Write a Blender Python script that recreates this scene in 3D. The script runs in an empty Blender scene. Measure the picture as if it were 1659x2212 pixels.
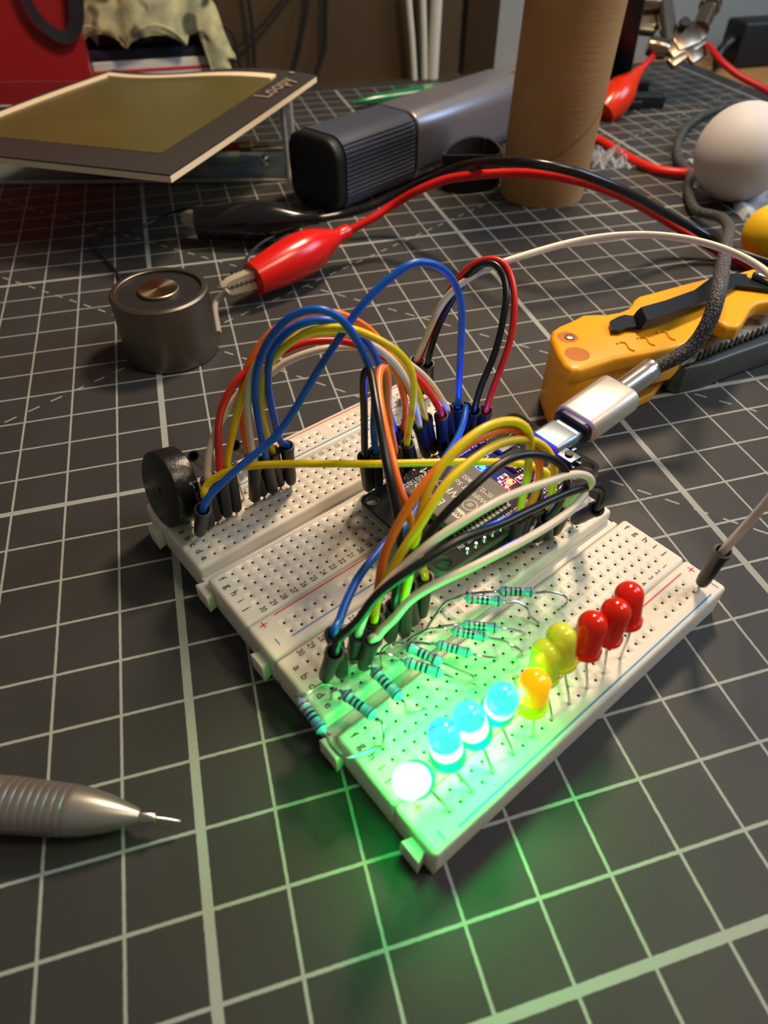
import bpy, bmesh, math, random
import numpy as np
from mathutils import Vector, Matrix, noise

random.seed(7)
S = 0.001                      # everything below is written in millimetres
PI = math.pi
scene = bpy.context.scene
COL = scene.collection

# ------------------------------------------------------------------ camera
F = 1454.29                    # focal length in pixels of the 1659 x 2212 frame
R = np.array([[0.76981515, -0.63825945, 0.00308321],
              [-0.4524101, -0.54905398, -0.70275517],
              [0.45023298, 0.5395967, -0.71142509]])
CAM = np.array([-34.156, -109.748, 121.62])
cd = bpy.data.cameras.new('camera')
cam = bpy.data.objects.new('camera', cd)
COL.objects.link(cam)
cd.sensor_fit = 'HORIZONTAL'
cd.sensor_width = 36.0
cd.lens = F / 1659 * 36.0
cd.clip_start = 0.01
cd.clip_end = 20
cam.matrix_world = Matrix(((R[0, 0], -R[1, 0], -R[2, 0], CAM[0] * S),
                           (R[0, 1], -R[1, 1], -R[2, 1], CAM[1] * S),
                           (R[0, 2], -R[1, 2], -R[2, 2], CAM[2] * S),
                           (0, 0, 0, 1)))
cd.dof.use_dof = True
cd.dof.focus_distance = 0.165
cd.dof.aperture_fstop = 24
scene.camera = cam

# ------------------------------------------------------------------ world and lights
scene.view_settings.view_transform = 'Standard'
scene.view_settings.look = 'None'
scene.view_settings.gamma = 1.0
scene.view_settings.use_curve_mapping = False
scene.view_settings.exposure = 0.0
w = bpy.data.worlds.new('room_air')
scene.world = w
w.use_nodes = True
w.node_tree.nodes['Background'].inputs[0].default_value = (0.30, 0.28, 0.26, 1)
w.node_tree.nodes['Background'].inputs[1].default_value = 0.42


def area(name, loc, target, size, power, color, size_y=None):
    d = bpy.data.lights.new(name, 'AREA')
    d.energy = power
    d.color = color
    d.size = size * S
    if size_y:
        d.shape = 'RECTANGLE'
        d.size_y = size_y * S
    o = bpy.data.objects.new(name, d)
    COL.objects.link(o)
    o.location = Vector(loc) * S
    o.rotation_euler = (Vector(target) - Vector(loc)).to_track_quat('-Z', 'Y').to_euler()
    return o


area('desk_lamp', (265, 85, 350), (40, -20, 0), 60, 1.65, (1.0, 0.77, 0.54))
area('ceiling_lamp', (420, -420, 900), (60, -20, 0), 200, 3.0, (1.0, 0.80, 0.58))
area('window_daylight', (620, -260, 420), (220, 120, 10), 260, 2.3, (0.48, 0.72, 1.0))
area('added_wall_fill', (900, 300, 260), (520, 420, 60), 300, 6.0, (0.62, 0.80, 1.0))  # cool fill light added to brighten the wall at the back right

# ------------------------------------------------------------------ pixel -> place helpers
H = 9.0                        # height of the breadboard top above the mat


def ray(px, py):
    return R.T @ np.array([(px - 829.5) / F, (py - 1106) / F, 1.0])


def atz(px, py, z=0.0):
    d = ray(px, py)
    return Vector(CAM + d * ((z - CAM[2]) / d[2]))


def atd(px, py, D):
    return Vector(CAM + ray(px, py) * D)


def depth(P):
    return float((R @ (np.array(P) - CAM))[2])


def tip_from(base, px, py, L):
    """the point at distance L from base on the view ray of a pixel; the higher of the two"""
    d = ray(px, py)
    o = CAM - np.array(base)
    a = d @ d
    b = 2 * d @ o
    c = o @ o - L * L
    disc = b * b - 4 * a * c
    if disc < 0:
        t = -b / (2 * a)
        P = CAM + d * t
        v = P - np.array(base)
        return Vector(np.array(base) + v / np.linalg.norm(v) * L)
    t = (-b - math.sqrt(disc)) / (2 * a)
    t2 = (-b + math.sqrt(disc)) / (2 * a)
    P1, P2 = CAM + d * t, CAM + d * t2
    return Vector(P1 if P1[2] > P2[2] else P2)


TH, GP, GOX, GOY = -0.4128, 12.9458, -36.18, -68.69
GU = Vector((math.cos(TH), math.sin(TH), 0))
GV = Vector((-math.sin(TH), math.cos(TH), 0))


def G(u, v, z=0.0):
    """grid squares of the cutting mat -> place"""
    q = Vector((GOX, GOY, 0)) + GU * (u * GP) + GV * (v * GP)
    q.z = z
    return q


# ------------------------------------------------------------------ materials
def lin(c):
    return tuple((x / 255 / 12.92 if x / 255 <= 0.04045 else ((x / 255 + 0.055) / 1.055) ** 2.4) for x in c)


def pmat(name, rgb, rough=0.5, metal=0.0, spec=0.5, sss=0.0, trans=0.0, emit=None, es=0.0, coat=0.0, alpha=1.0,
         bump=None, var=None, ior=1.45, radius=(1, 1, 1), sscale=0.001):
    m = bpy.data.materials.new(name)
    m.use_nodes = True
    nt = m.node_tree
    b = nt.nodes['Principled BSDF']
    c = lin(rgb)
    b.inputs['Base Color'].default_value = (*c, 1)
    b.inputs['Roughness'].default_value = rough
    b.inputs['Metallic'].default_value = metal
    b.inputs['Specular IOR Level'].default_value = spec
    b.inputs['IOR'].default_value = ior
    b.inputs['Transmission Weight'].default_value = trans
    b.inputs['Coat Weight'].default_value = coat
    b.inputs['Coat Roughness'].default_value = 0.08
    b.inputs['Alpha'].default_value = alpha
    if sss:
        b.inputs['Subsurface Weight'].default_value = sss
        b.inputs['Subsurface Radius'].default_value = radius
        b.inputs['Subsurface Scale'].default_value = sscale
    if emit:
        b.inputs['Emission Color'].default_value = (*emit, 1)
        b.inputs['Emission Strength'].default_value = es
    if bump or var:
        tc = nt.nodes.new('ShaderNodeTexCoord')
    if bump:
        n = nt.nodes.new('ShaderNodeTexNoise')
        n.inputs['Scale'].default_value = bump[0]
        n.inputs['Detail'].default_value = 4
        nt.links.new(tc.outputs['Object'], n.inputs['Vector'])
        bp = nt.nodes.new('ShaderNodeBump')
        bp.inputs['Strength'].default_value = bump[1]
        bp.inputs['Distance'].default_value = bump[2]
        nt.links.new(n.outputs['Fac'], bp.inputs['Height'])
        nt.links.new(bp.outputs['Normal'], b.inputs['Normal'])
    if var:
        n2 = nt.nodes.new('ShaderNodeTexNoise')
        n2.inputs['Scale'].default_value = var[0]
        n2.inputs['Detail'].default_value = 5
        nt.links.new(tc.outputs['Object'], n2.inputs['Vector'])
        r = nt.nodes.new('ShaderNodeValToRGB')
        r.color_ramp.elements[0].position = 0.35
        r.color_ramp.elements[1].position = 0.65
        r.color_ramp.elements[0].color = (*lin(var[1]), 1)
        r.color_ramp.elements[1].color = (*c, 1)
        nt.links.new(n2.outputs['Fac'], r.inputs['Fac'])
        nt.links.new(r.outputs['Color'], b.inputs['Base Color'])
    return m


class Expr:
    """tiny helper to write node maths"""

    def __init__(self, nt):
        self.nt = nt

    def m(self, op, a, b=None, c=None):
        n = self.nt.nodes.new('ShaderNodeMath')
        n.operation = op
        for i, v in enumerate((a, b, c)):
            if v is None:
                continue
            if isinstance(v, (int, float)):
                n.inputs[i].default_value = v
            else:
                self.nt.links.new(v, n.inputs[i])
        return n.outputs[0]


def mat_grid():
    m = pmat('cutting_mat_vinyl', (72, 69, 67), 0.5, spec=0.36)
    nt = m.node_tree
    b = nt.nodes['Principled BSDF']
    E = Expr(nt)
    tc = nt.nodes.new('ShaderNodeTexCoord')
    sp = nt.nodes.new('ShaderNodeSeparateXYZ')
    nt.links.new(tc.outputs['Object'], sp.inputs[0])
    # wobble the printed lines very slightly
    nz = nt.nodes.new('ShaderNodeTexNoise')
    nz.inputs['Scale'].default_value = 900
    nt.links.new(tc.outputs['Object'], nz.inputs['Vector'])
    wob = E.m('MULTIPLY', E.m('SUBTRACT', nz.outputs['Fac'], 0.5), 0.016)
    X = E.m('ADD', sp.outputs[0], 0)
    Y = E.m('ADD', sp.outputs[1], 0)
    c, s = math.cos(TH), math.sin(TH)
    dx = E.m('SUBTRACT', X, GOX * S)
    dy = E.m('SUBTRACT', Y, GOY * S)
    k = 1 / (GP * S)
    U = E.m('ADD', E.m('MULTIPLY', dx, c * k), E.m('MULTIPLY', dy, s * k))
    V = E.m('ADD', E.m('MULTIPLY', dx, -s * k), E.m('MULTIPLY', dy, c * k))
    Uw = E.m('ADD', U, wob)
    Vw = E.m('ADD', V, wob)

    def line(v, period, off, half):
        q = E.m('DIVIDE', E.m('SUBTRACT', v, off), period)
        fr = E.m('ABSOLUTE', E.m('SUBTRACT', q, E.m('ROUND', q)))
        return E.m('LESS_THAN', fr, half / period)

    inside = E.m('MULTIPLY', E.m('LESS_THAN', U, 30.06), E.m('LESS_THAN', V, 36.06))
    g = E.m('MAXIMUM', line(Uw, 1, 0, 0.0215), line(Vw, 1, 0, 0.0235))
    g = E.m('MAXIMUM', g, line(Uw, 10, 0, 0.068))
    g = E.m('MAXIMUM', g, line(Vw, 10, 8, 0.062))
    g = E.m('MULTIPLY', g, inside)

    def dashes(nu, nv, off, along, lo=None):
        """dashed guide: nu*U+nv*V = off, dashes along the other direction"""
        d = E.m('SUBTRACT', E.m('ADD', E.m('MULTIPLY', U, nu), E.m('MULTIPLY', V, nv)), off)
        near = E.m('LESS_THAN', E.m('ABSOLUTE', d), 0.022)
        t = E.m('SUBTRACT', E.m('MULTIPLY', U, nv), E.m('MULTIPLY', V, nu))
        fr = E.m('FRACT', E.m('DIVIDE', E.m('ADD', t, along), 0.555))
        return E.m('MULTIPLY', near, E.m('LESS_THAN', fr, 0.5))
    r2 = math.sqrt(0.5)
    for off, al in ((14.4, 50.0), (20.05, 50.2)):
        g = E.m('MAXIMUM', g, dashes(r2, r2, off * r2, al))
    a30 = math.radians(30.2)
    g = E.m('MAXIMUM', g, dashes(-math.sin(a30), math.cos(a30), 13.13 * math.cos(a30), 50.1))
    mix = nt.nodes.new('ShaderNodeMix')
    mix.data_type = 'RGBA'
    nt.links.new(g, mix.inputs[0])
    # grey vinyl with faint wear
    n2 = nt.nodes.new('ShaderNodeTexNoise')
    n2.inputs['Scale'].default_value = 60
    n2.inputs['Detail'].default_value = 6
    nt.links.new(tc.outputs['Object'], n2.inputs['Vector'])
    rp = nt.nodes.new('ShaderNodeValToRGB')
    rp.color_ramp.elements[0].color = (*lin((50, 48, 46)), 1)
    rp.color_ramp.elements[1].color = (*lin((64, 62, 60)), 1)
    nt.links.new(n2.outputs['Fac'], rp.inputs['Fac'])
    nt.links.new(rp.outputs['Color'], mix.inputs[6])
    mix.inputs[7].default_value = (*lin((158, 159, 151)), 1)
    nt.links.new(mix.outputs[2], b.inputs['Base Color'])
    # leathery grain
    mp = nt.nodes.new('ShaderNodeMapping')
    mp.inputs['Rotation'].default_value = (0, 0, 0.6)
    mp.inputs['Scale'].default_value = (1, 2.2, 1)
    nt.links.new(tc.outputs['Object'], mp.inputs[0])
    n3 = nt.nodes.new('ShaderNodeTexNoise')
    n3.inputs['Scale'].default_value = 1300
    n3.inputs['Detail'].default_value = 3
    nt.links.new(mp.outputs[0], n3.inputs['Vector'])
    bp = nt.nodes.new('ShaderNodeBump')
    bp.inputs['Strength'].default_value = 0.35
    bp.inputs['Distance'].default_value = 0.0001
    nt.links.new(n3.outputs['Fac'], bp.inputs['Height'])
    nt.links.new(bp.outputs['Normal'], b.inputs['Normal'])
    return m


def wood_mat(name, c1, c2, scale=14):
    m = pmat(name, c1, 0.45)
    nt = m.node_tree
    b = nt.nodes['Principled BSDF']
    tc = nt.nodes.new('ShaderNodeTexCoord')
    mp = nt.nodes.new('ShaderNodeMapping')
    mp.inputs['Scale'].default_value = (1, 9, 1)
    nt.links.new(tc.outputs['Object'], mp.inputs[0])
    n = nt.nodes.new('ShaderNodeTexNoise')
    n.inputs['Scale'].default_value = scale
    n.inputs['Detail'].default_value = 6
    nt.links.new(mp.outputs[0], n.inputs['Vector'])
    r = nt.nodes.new('ShaderNodeValToRGB')
    r.color_ramp.elements[0].color = (*lin(c2), 1)
    r.color_ramp.elements[1].color = (*lin(c1), 1)
    nt.links.new(n.outputs['Fac'], r.inputs['Fac'])
    nt.links.new(r.outputs['Color'], b.inputs['Base Color'])
    return m


def clear_mat(name, rgb=(255, 255, 255), amount=0.85, rough=0.05, bump=None, ior=1.45, body=(0.25, 0.26, 0.27)):
    """thin clear plastic: mostly see-through with glossy sheen"""
    m = bpy.data.materials.new(name)
    m.use_nodes = True
    nt = m.node_tree
    nt.nodes.clear()
    out = nt.nodes.new('ShaderNodeOutputMaterial')
    tr = nt.nodes.new('ShaderNodeBsdfTransparent')
    tr.inputs[0].default_value = (*lin(rgb), 1)
    pr = nt.nodes.new('ShaderNodeBsdfPrincipled')
    pr.inputs['Base Color'].default_value = (*body, 1)
    pr.inputs['Roughness'].default_value = rough
    fr = nt.nodes.new('ShaderNodeFresnel')
    fr.inputs[0].default_value = ior
    ad = nt.nodes.new('ShaderNodeMath')
    ad.operation = 'ADD'
    ad.use_clamp = True
    ad.inputs[1].default_value = 1 - amount
    nt.links.new(fr.outputs[0], ad.inputs[0])
    mx = nt.nodes.new('ShaderNodeMixShader')
    nt.links.new(ad.outputs[0], mx.inputs[0])
    nt.links.new(tr.outputs[0], mx.inputs[1])
    nt.links.new(pr.outputs[0], mx.inputs[2])
    nt.links.new(mx.outputs[0], out.inputs[0])
    if bump:
        n = nt.nodes.new('ShaderNodeTexNoise')
        n.inputs['Scale'].default_value = bump[0]
        bp = nt.nodes.new('ShaderNodeBump')
        bp.inputs['Strength'].default_value = bump[1]
        bp.inputs['Distance'].default_value = bump[2]
        nt.links.new(n.outputs['Fac'], bp.inputs['Height'])
        nt.links.new(bp.outputs['Normal'], pr.inputs['Normal'])
    return m


def lens_mat(name, rgb, glow=None, gs=0.0, see=0.45, tint=None):
    """coloured epoxy of an LED; a lit one also gives off light"""
    m = bpy.data.materials.new(name)
    m.use_nodes = True
    nt = m.node_tree
    b = nt.nodes['Principled BSDF']
    b.inputs['Base Color'].default_value = (*lin(rgb), 1)
    b.inputs['Roughness'].default_value = 0.12
    b.inputs['Subsurface Weight'].default_value = 0.9
    b.inputs['Subsurface Radius'].default_value = (1, 1, 1)
    b.inputs['Subsurface Scale'].default_value = 0.0015
    b.inputs['Coat Weight'].default_value = 0.6
    b.inputs['Coat Roughness'].default_value = 0.05
    if glow:
        b.inputs['Emission Color'].default_value = (*glow, 1)
        b.inputs['Emission Strength'].default_value = gs
    out = nt.nodes['Material Output']
    tr = nt.nodes.new('ShaderNodeBsdfTransparent')
    tr.inputs[0].default_value = (*(tint or [min(1, x * 1.5 + 0.02) for x in lin(rgb)]), 1)
    mx = nt.nodes.new('ShaderNodeMixShader')
    mx.inputs[0].default_value = 1 - see
    nt.links.new(tr.outputs[0], mx.inputs[1])
    nt.links.new(b.outputs[0], mx.inputs[2])
    nt.links.new(mx.outputs[0], out.inputs[0])
    return m


M = {}
M['mat'] = mat_grid()
M['mat_edge'] = pmat('mat_edge_vinyl', (40, 39, 38), 0.6)
M['desk'] = wood_mat('desk_wood', (196, 150, 92), (168, 118, 62))
M['wall'] = pmat('wall_paint', (150, 152, 148), 0.8, bump=(180, 0.2, 0.001))
M['panel'] = wood_mat('brown_panel', (82, 66, 44), (64, 51, 33), 5)
M['board'] = pmat('breadboard_plastic', (230, 221, 205), 0.42, sss=0.55, radius=(1.0, 0.9, 0.75), sscale=0.0016)
M['pit'] = pmat('breadboard_contact', (116, 106, 88), 0.4, metal=0.5)
M['ink'] = pmat('black_ink', (52, 48, 48), 0.6)
M['ink_red'] = pmat('red_ink', (214, 84, 88), 0.6)
M['ink_blue'] = pmat('blue_ink', (72, 142, 190), 0.6)
M['pad'] = pmat('adhesive_pad', (205, 185, 130), 0.8)
M['black'] = pmat('black_plastic', (26, 26, 27), 0.38)
M['sleeve'] = pmat('jumper_sleeve_rubber', (20, 20, 22), 0.42, bump=(1500, 0.1, 0.0001))
M['tin'] = pmat('tinned_metal', (205, 200, 192), 0.22, metal=1.0)
M['nickel'] = pmat('bright_nickel', (228, 212, 184), 0.35, metal=0.45)
M['steel'] = pmat('brushed_steel', (132, 124, 112), 0.40, metal=1.0)
M['chrome'] = pmat('chrome', (215, 215, 215), 0.08, metal=1.0)
M['gold'] = pmat('gold_plate', (200, 160, 80), 0.3, metal=1.0)
M['bronze'] = pmat('nickel_clamp', (150, 132, 112), 0.25, metal=1.0)
M['pcb'] = pmat('black_solder_mask', (18, 19, 23), 0.5, spec=0.12)
M['pcb_edge'] = pmat('board_edge', (92, 92, 86), 0.5)
M['shield'] = pmat('metal_shield', (112, 106, 96), 0.55, metal=0.25, spec=.25)
M['silk'] = pmat('white_silkscreen', (222, 222, 218), 0.6)
M['etch'] = pmat('light_engraving', (226, 216, 190), 0.6)
M['red_glow'] = pmat('red_indicator', (255, 60, 50), 0.4, emit=(1.0, 0.12, 0.04), es=6)
M['blue_glow'] = pmat('blue_indicator', (60, 140, 255), 0.4, emit=(0.02, 0.25, 1.0), es=8)
WIRE = {'red': (222, 40, 34), 'blue': (20, 88, 190), 'yellow': (244, 206, 22), 'orange': (252, 126, 34),
        'black': (24, 24, 26), 'white': (224, 208, 184)}
for k_, c_ in WIRE.items():
    M['w_' + k_] = pmat(k_ + '_wire_insulation', c_, 0.3, spec=0.5, sss=0.0 if k_ == 'black' else 0.15,
                        radius=(1, 1, 1), sscale=0.0006)


# ------------------------------------------------------------------ mesh builder (millimetres)
class MB:
    def __init__(self):
        self.v, self.f, self.mi, self.sm = [], [], [], []

    def add(self, verts, faces, mi=0, smooth=True):
        b = len(self.v)
        self.v += [Vector(p) for p in verts]
        for f in faces:
            self.f.append([b + i for i in f])
            self.mi.append(mi)
            self.sm.append(smooth)
        return self

    def box(self, c, s, mi=0, ax=None, bev=0.0):
        """box of full size s centred at c; ax: three axis vectors"""
        ax = ax or (Vector((1, 0, 0)), Vector((0, 1, 0)), Vector((0, 0, 1)))
        hx, hy, hz = s[0] / 2, s[1] / 2, s[2] / 2
        bv = min(bev, hx * .9, hy * .9, hz * .9)
        c = Vector(c)
        if bv <= 0:
            P = [(x, y, z) for z in (-hz, hz) for y in (-hy, hy) for x in (-hx, hx)]
            Fc = [(0, 2, 3, 1), (4, 5, 7, 6), (0, 1, 5, 4), (2, 6, 7, 3), (0, 4, 6, 2), (1, 3, 7, 5)]
        else:
            bm = bmesh.new()
            bmesh.ops.create_cube(bm, size=1)
            for v in bm.verts:
                v.co = Vector((v.co.x * s[0], v.co.y * s[1], v.co.z * s[2]))
            bmesh.ops.bevel(bm, geom=bm.edges[:], offset=bv, segments=3, profile=0.5, affect='EDGES')
            bm.verts.ensure_lookup_table()
            P = [tuple(v.co) for v in bm.verts]
            Fc = [tuple(v.index for v in f.verts) for f in bm.faces]
            bm.free()
        self.add([c + ax[0] * p[0] + ax[1] * p[1] + ax[2] * p[2] for p in P], Fc, mi, smooth=bv > 0)
        return self

    def rings(self, rings, mi=0, caps=(True, True), smooth=True, mis=None):
        """skin a list of equal-length point loops"""
        n = len(rings[0])
        b = len(self.v)
        for r in rings:
            self.v += [Vector(p) for p in r]
        for i in range(len(rings) - 1):
            for j in range(n):
                a0 = b + i * n + j
                a1 = b + i * n + (j + 1) % n
                self.f.append([a0, a1, a1 + n, a0 + n])
                self.mi.append(mis[i] if mis else mi)
                self.sm.append(smooth)
        if caps[0]:
            self.f.append([b + j for j in range(n)][::-1])
            self.mi.append(mis[0] if mis else mi)
            self.sm.append(False)
        if caps[1]:
            self.f.append([b + (len(rings) - 1) * n + j for j in range(n)])
            self.mi.append(mis[-1] if mis else mi)
            self.sm.append(False)
        return self

    def lathe(self, prof, o, axis, n=24, mi=0, mis=None, caps=(True, True)):
        """prof: list of (distance along axis, radius)"""
        axis = Vector(axis).normalized()
        u = axis.orthogonal().normalized()
        v = axis.cross(u)
        o = Vector(o)
        rr = []
        for t, r in prof:
            rr.append([o + axis * t + (u * math.cos(2 * PI * k / n) + v * math.sin(2 * PI * k / n)) * max(r, 1e-3)
                       for k in range(n)])
        return self.rings(rr, mi, caps, True, mis)

    def tube(self, pts, r, n=10, mi=0, caps=(True, True)):
        pts = [Vector(p) for p in pts]
        rad = r if isinstance(r, (list, tuple)) else [r] * len(pts)
        t = (pts[1] - pts[0]).normalized()
        u = t.orthogonal().normalized()
        rr = []
        for i, p in enumerate(pts):
            if i == 0:
                tn = (pts[1] - pts[0])
            elif i == len(pts) - 1:
                tn = pts[-1] - pts[-2]
            else:
                tn = pts[i + 1] - pts[i - 1]
            tn = tn.normalized() if tn.length > 1e-9 else t
            u = (u - tn * u.dot(tn))
            u = u.normalized() if u.length > 1e-6 else tn.orthogonal().normalized()
            v = tn.cross(u)
            rr.append([p + (u * math.cos(2 * PI * k / n) + v * math.sin(2 * PI * k / n)) * rad[i] for k in range(n)])
        return self.rings(rr, mi, caps)

    def prism(self, poly, z0, z1, mi=0, xf=None, bev=0.0, smooth=False):
        """vertical prism of a 2-D outline with chamfered top and bottom; xf maps (x,y,z) to a place"""
        xf = xf or (lambda x, y, z: Vector((x, y, z)))
        area_ = sum(poly[i][0] * poly[(i + 1) % len(poly)][1] - poly[(i + 1) % len(poly)][0] * poly[i][1]
                    for i in range(len(poly)))
        if area_ < 0:
            poly = poly[::-1]

        def inset(d):
            out = []
            n = len(poly)
            for i in range(n):
                a, b_, c = Vector(poly[i - 1][:2]), Vector(poly[i][:2]), Vector(poly[(i + 1) % n][:2])
                e1, e2 = (b_ - a).normalized(), (c - b_).normalized()
                n1, n2 = Vector((-e1.y, e1.x)), Vector((-e2.y, e2.x))
                bi = (n1 + n2)
                bi = bi / max(0.25, bi.length_squared / 2) if bi.length > 1e-6 else n1
                out.append(b_ + bi * d)
            return out
        lv = []
        if bev > 0:
            for k in range(4):
                a = k / 3 * PI / 2
                lv.append((z0 + bev * (1 - math.sin(a)), bev * (1 - math.cos(a))))
            lv = lv[::-1]
            lv = [(z0 + bev * (1 - math.cos(k / 3 * PI / 2)), bev * (1 - math.sin(k / 3 * PI / 2))) for k in range(4)]
            lv += [(z1 - bev * (1 - math.cos(k / 3 * PI / 2)), bev * (1 - math.sin(k / 3 * PI / 2))) for k in (3, 2, 1, 0)]
        else:
            lv = [(z0, 0), (z1, 0)]
        rr = [[xf(q.x, q.y, z) for q in inset(d)] for z, d in lv]
        return self.rings(rr, mi, (True, True), smooth or bev > 0)

    def build(self, name, mats, parent=None, bevel=0.0):
        me = bpy.data.meshes.new(name)
        o0 = parent_origin(parent)
        vs = [((p - o0) * S)[:] for p in self.v]
        me.from_pydata(vs, [], self.f)
        mats = mats if isinstance(mats, (list, tuple)) else [mats]
        for m in mats:
            me.materials.append(m)
        me.polygons.foreach_set('material_index', self.mi)
        me.polygons.foreach_set('use_smooth', self.sm)
        me.validate()
        me.update()
        me.set_sharp_from_angle(angle=math.radians(38))
        o = bpy.data.objects.new(name, me)
        COL.objects.link(o)
        if parent is not None:
            o.parent = parent
        if bevel:
            bv = o.modifiers.new('bevel', 'BEVEL')
            bv.width = bevel * S
            bv.segments = 3
            bv.limit_method = 'ANGLE'
        return o


ORIG = {}


def parent_origin(p):
    while p is not None:
        if p.name in ORIG:
            return ORIG[p.name]
        p = p.parent
    return Vector((0, 0, 0))


def fix_normals(o):
    bm = bmesh.new()
    bm.from_mesh(o.data)
    bmesh.ops.recalc_face_normals(bm, faces=bm.faces)
    bm.to_mesh(o.data)
    bm.free()
    return o


def thing(name, label, cat, loc=(0, 0, 0), group=None):
    o = bpy.data.objects.new(name, None)
    COL.objects.link(o)
    o.empty_display_size = 0.005
    o.location = Vector(loc) * S
    ORIG[o.name] = Vector(loc)
    o['label'] = label
    o['category'] = cat
    if group:
        o['group'] = group
    return o


def tag(o, label, cat, group=None, kind=None):
    o['label'] = label
    o['category'] = cat
    if group:
        o['group'] = group
    if kind:
        o['kind'] = kind
    return o


def struct(o):
    o['kind'] = 'structure'
    return o


def spline(P, n=8):
    """Catmull-Rom through the points"""
    P = [Vector(p) for p in P]
    if len(P) < 3:
        return P
    Q = [P[0] * 2 - P[1]] + P + [P[-1] * 2 - P[-2]]
    out = []
    for i in range(1, len(Q) - 2):
        p0, p1, p2, p3 = Q[i - 1], Q[i], Q[i + 1], Q[i + 2]
        # centripetal parametrisation
        d1 = max((p1 - p0).length, 1e-4) ** .5
        d2 = max((p2 - p1).length, 1e-4) ** .5
        d3 = max((p3 - p2).length, 1e-4) ** .5
        for k in range(n):
            t = d1 + d2 * k / n
            A1 = p0 * ((d1 - t) / d1) + p1 * (t / d1)
            A2 = p1 * ((d1 + d2 - t) / d2) + p2 * ((t - d1) / d2)
            A3 = p2 * ((d1 + d2 + d3 - t) / d3) + p3 * ((t - d1 - d2) / d3)
            B1 = A1 * ((d1 + d2 - t) / (d1 + d2)) + A2 * (t / (d1 + d2))
            B2 = A2 * ((d1 + d2 + d3 - t) / (d2 + d3)) + A3 * ((t - d1) / (d2 + d3))
            out.append(B1 * ((d1 + d2 - t) / d2) + B2 * ((t - d1) / d2))
    out.append(P[-1])
    return out


def smooth_line(P, it):
    P = [Vector(p) for p in P]
    for _ in range(it):
        P = [P[0], P[1], P[2]] + [P[i] * .5 + (P[i - 1] + P[i + 1]) * .25 for i in range(3, len(P) - 3)] + P[-3:]
    return P


def text_into(mb, s, origin, right, up, size, mi=0, align='CENTER', lift=0.02, bold=0.0, stretch=1.0):
    """adds flat lettering as mesh faces"""
    cu = bpy.data.curves.new('lettering', 'FONT')
    cu.body = s
    cu.size = 1.0
    cu.align_x = align
    cu.align_y = 'CENTER'
    cu.resolution_u = 2
    cu.offset = bold
    ob = bpy.data.objects.new('lettering', cu)
    COL.objects.link(ob)
    dg = bpy.context.evaluated_depsgraph_get()
    me = bpy.data.meshes.new_from_object(ob.evaluated_get(dg))
    right, up = Vector(right).normalized(), Vector(up).normalized()
    nrm = right.cross(up)
    o = Vector(origin)
    mb.add([o + right * (v.co.x * size * stretch) + up * (v.co.y * size) + nrm * lift for v in me.vertices],
           [tuple(p.vertices) for p in me.polygons], mi, False)
    bpy.data.objects.remove(ob)
    bpy.data.curves.remove(cu)
    bpy.data.meshes.remove(me)


# =================================================================== SETTING
b_ = MB()
P_ = [G(-22, -16, -23), G(48, -16, -23), G(48, 38.6, -23), G(-22, 38.6, -23)]
b_.add(P_ + [p + Vector((0, 0, 20)) for p in P_],
       [(3, 2, 1, 0), (4, 5, 6, 7), (0, 1, 5, 4), (1, 2, 6, 5), (2, 3, 7, 6), (3, 0, 4, 7)], 0, False)
desk = b_.build('desk_top', M['desk'])
tag(desk, 'light wooden desk top under the black cutting mat', 'desk')

b_ = MB()
corner = [(-16, -11), (31.1, -11), (31.1, 37.2), (-16, 37.2)]
P_ = [G(u, v, -3) for u, v in corner]
Q_ = [G(u, v, 0) for u, v in corner]
b_.add(P_ + Q_, [(4, 5, 6, 7)], 0, False)
b_.add(P_ + Q_, [(3, 2, 1, 0), (0, 1, 5, 4), (1, 2, 6, 5), (2, 3, 7, 6), (3, 0, 4, 7)], 1, False)
cm = b_.build('cutting_mat', [M['mat'], M['mat_edge']])
tag(cm, 'dark grey cutting mat printed with a pale square grid, covering the desk', 'cutting mat')

WB = 38.8
b_ = MB()
b_.box((G(10, WB, 0) + GV * 10 + Vector((0, 0, 380))), (1600, 20, 900), 0, (GU, GV, Vector((0, 0, 1))))
struct(b_.build('wall_back', M['wall']))
pl_e = atz(1000, 163, 0)
b_ = MB()
cpan = G(-2, 38.1, 0)
ue = (pl_e - Vector((GOX, GOY, 0))).dot(GU) / GP
b_.box(G((ue - 30) / 2, 38.15, 197.2), ((ue + 30) * GP, 5, 400), 0, (GU, GV, Vector((0, 0, 1))))
pan = b_.build('brown_board', M['panel'])
tag(pan, 'large brown board standing against the wall behind the desk', 'board')
for nm_, uc_, wd_, c_ in (('wooden_batten', ue + 1.2, 24, (70, 54, 30)),):
    b_ = MB()
    b_.box(G(uc_, 38.05, 197.2), (wd_, 6, 400), 0, (GU, GV, Vector((0, 0, 1))), 0.8)
    tag(b_.build(nm_, wood_mat('dark_wood', (64, 48, 28), (48, 36, 22), 8)),
        'dark brown upright batten at the edge of the brown board', 'batten')

# cables hanging down the board and beside it
wdark = pmat('dark_cable', (34, 30, 26), 0.5)
wwhite = pmat('white_cable', (205, 200, 186), 0.5)


def wallpt(px, py, off=3.0):
    """place on the upright plane just in front of the back wall"""
    d = ray(px, py)
    n = np.array(GV)
    p0 = np.array(G(0, 37.7, 0)) - n * off
    t = ((p0 - CAM) @ n) / (d @ n)
    return Vector(CAM + d * t)


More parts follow.
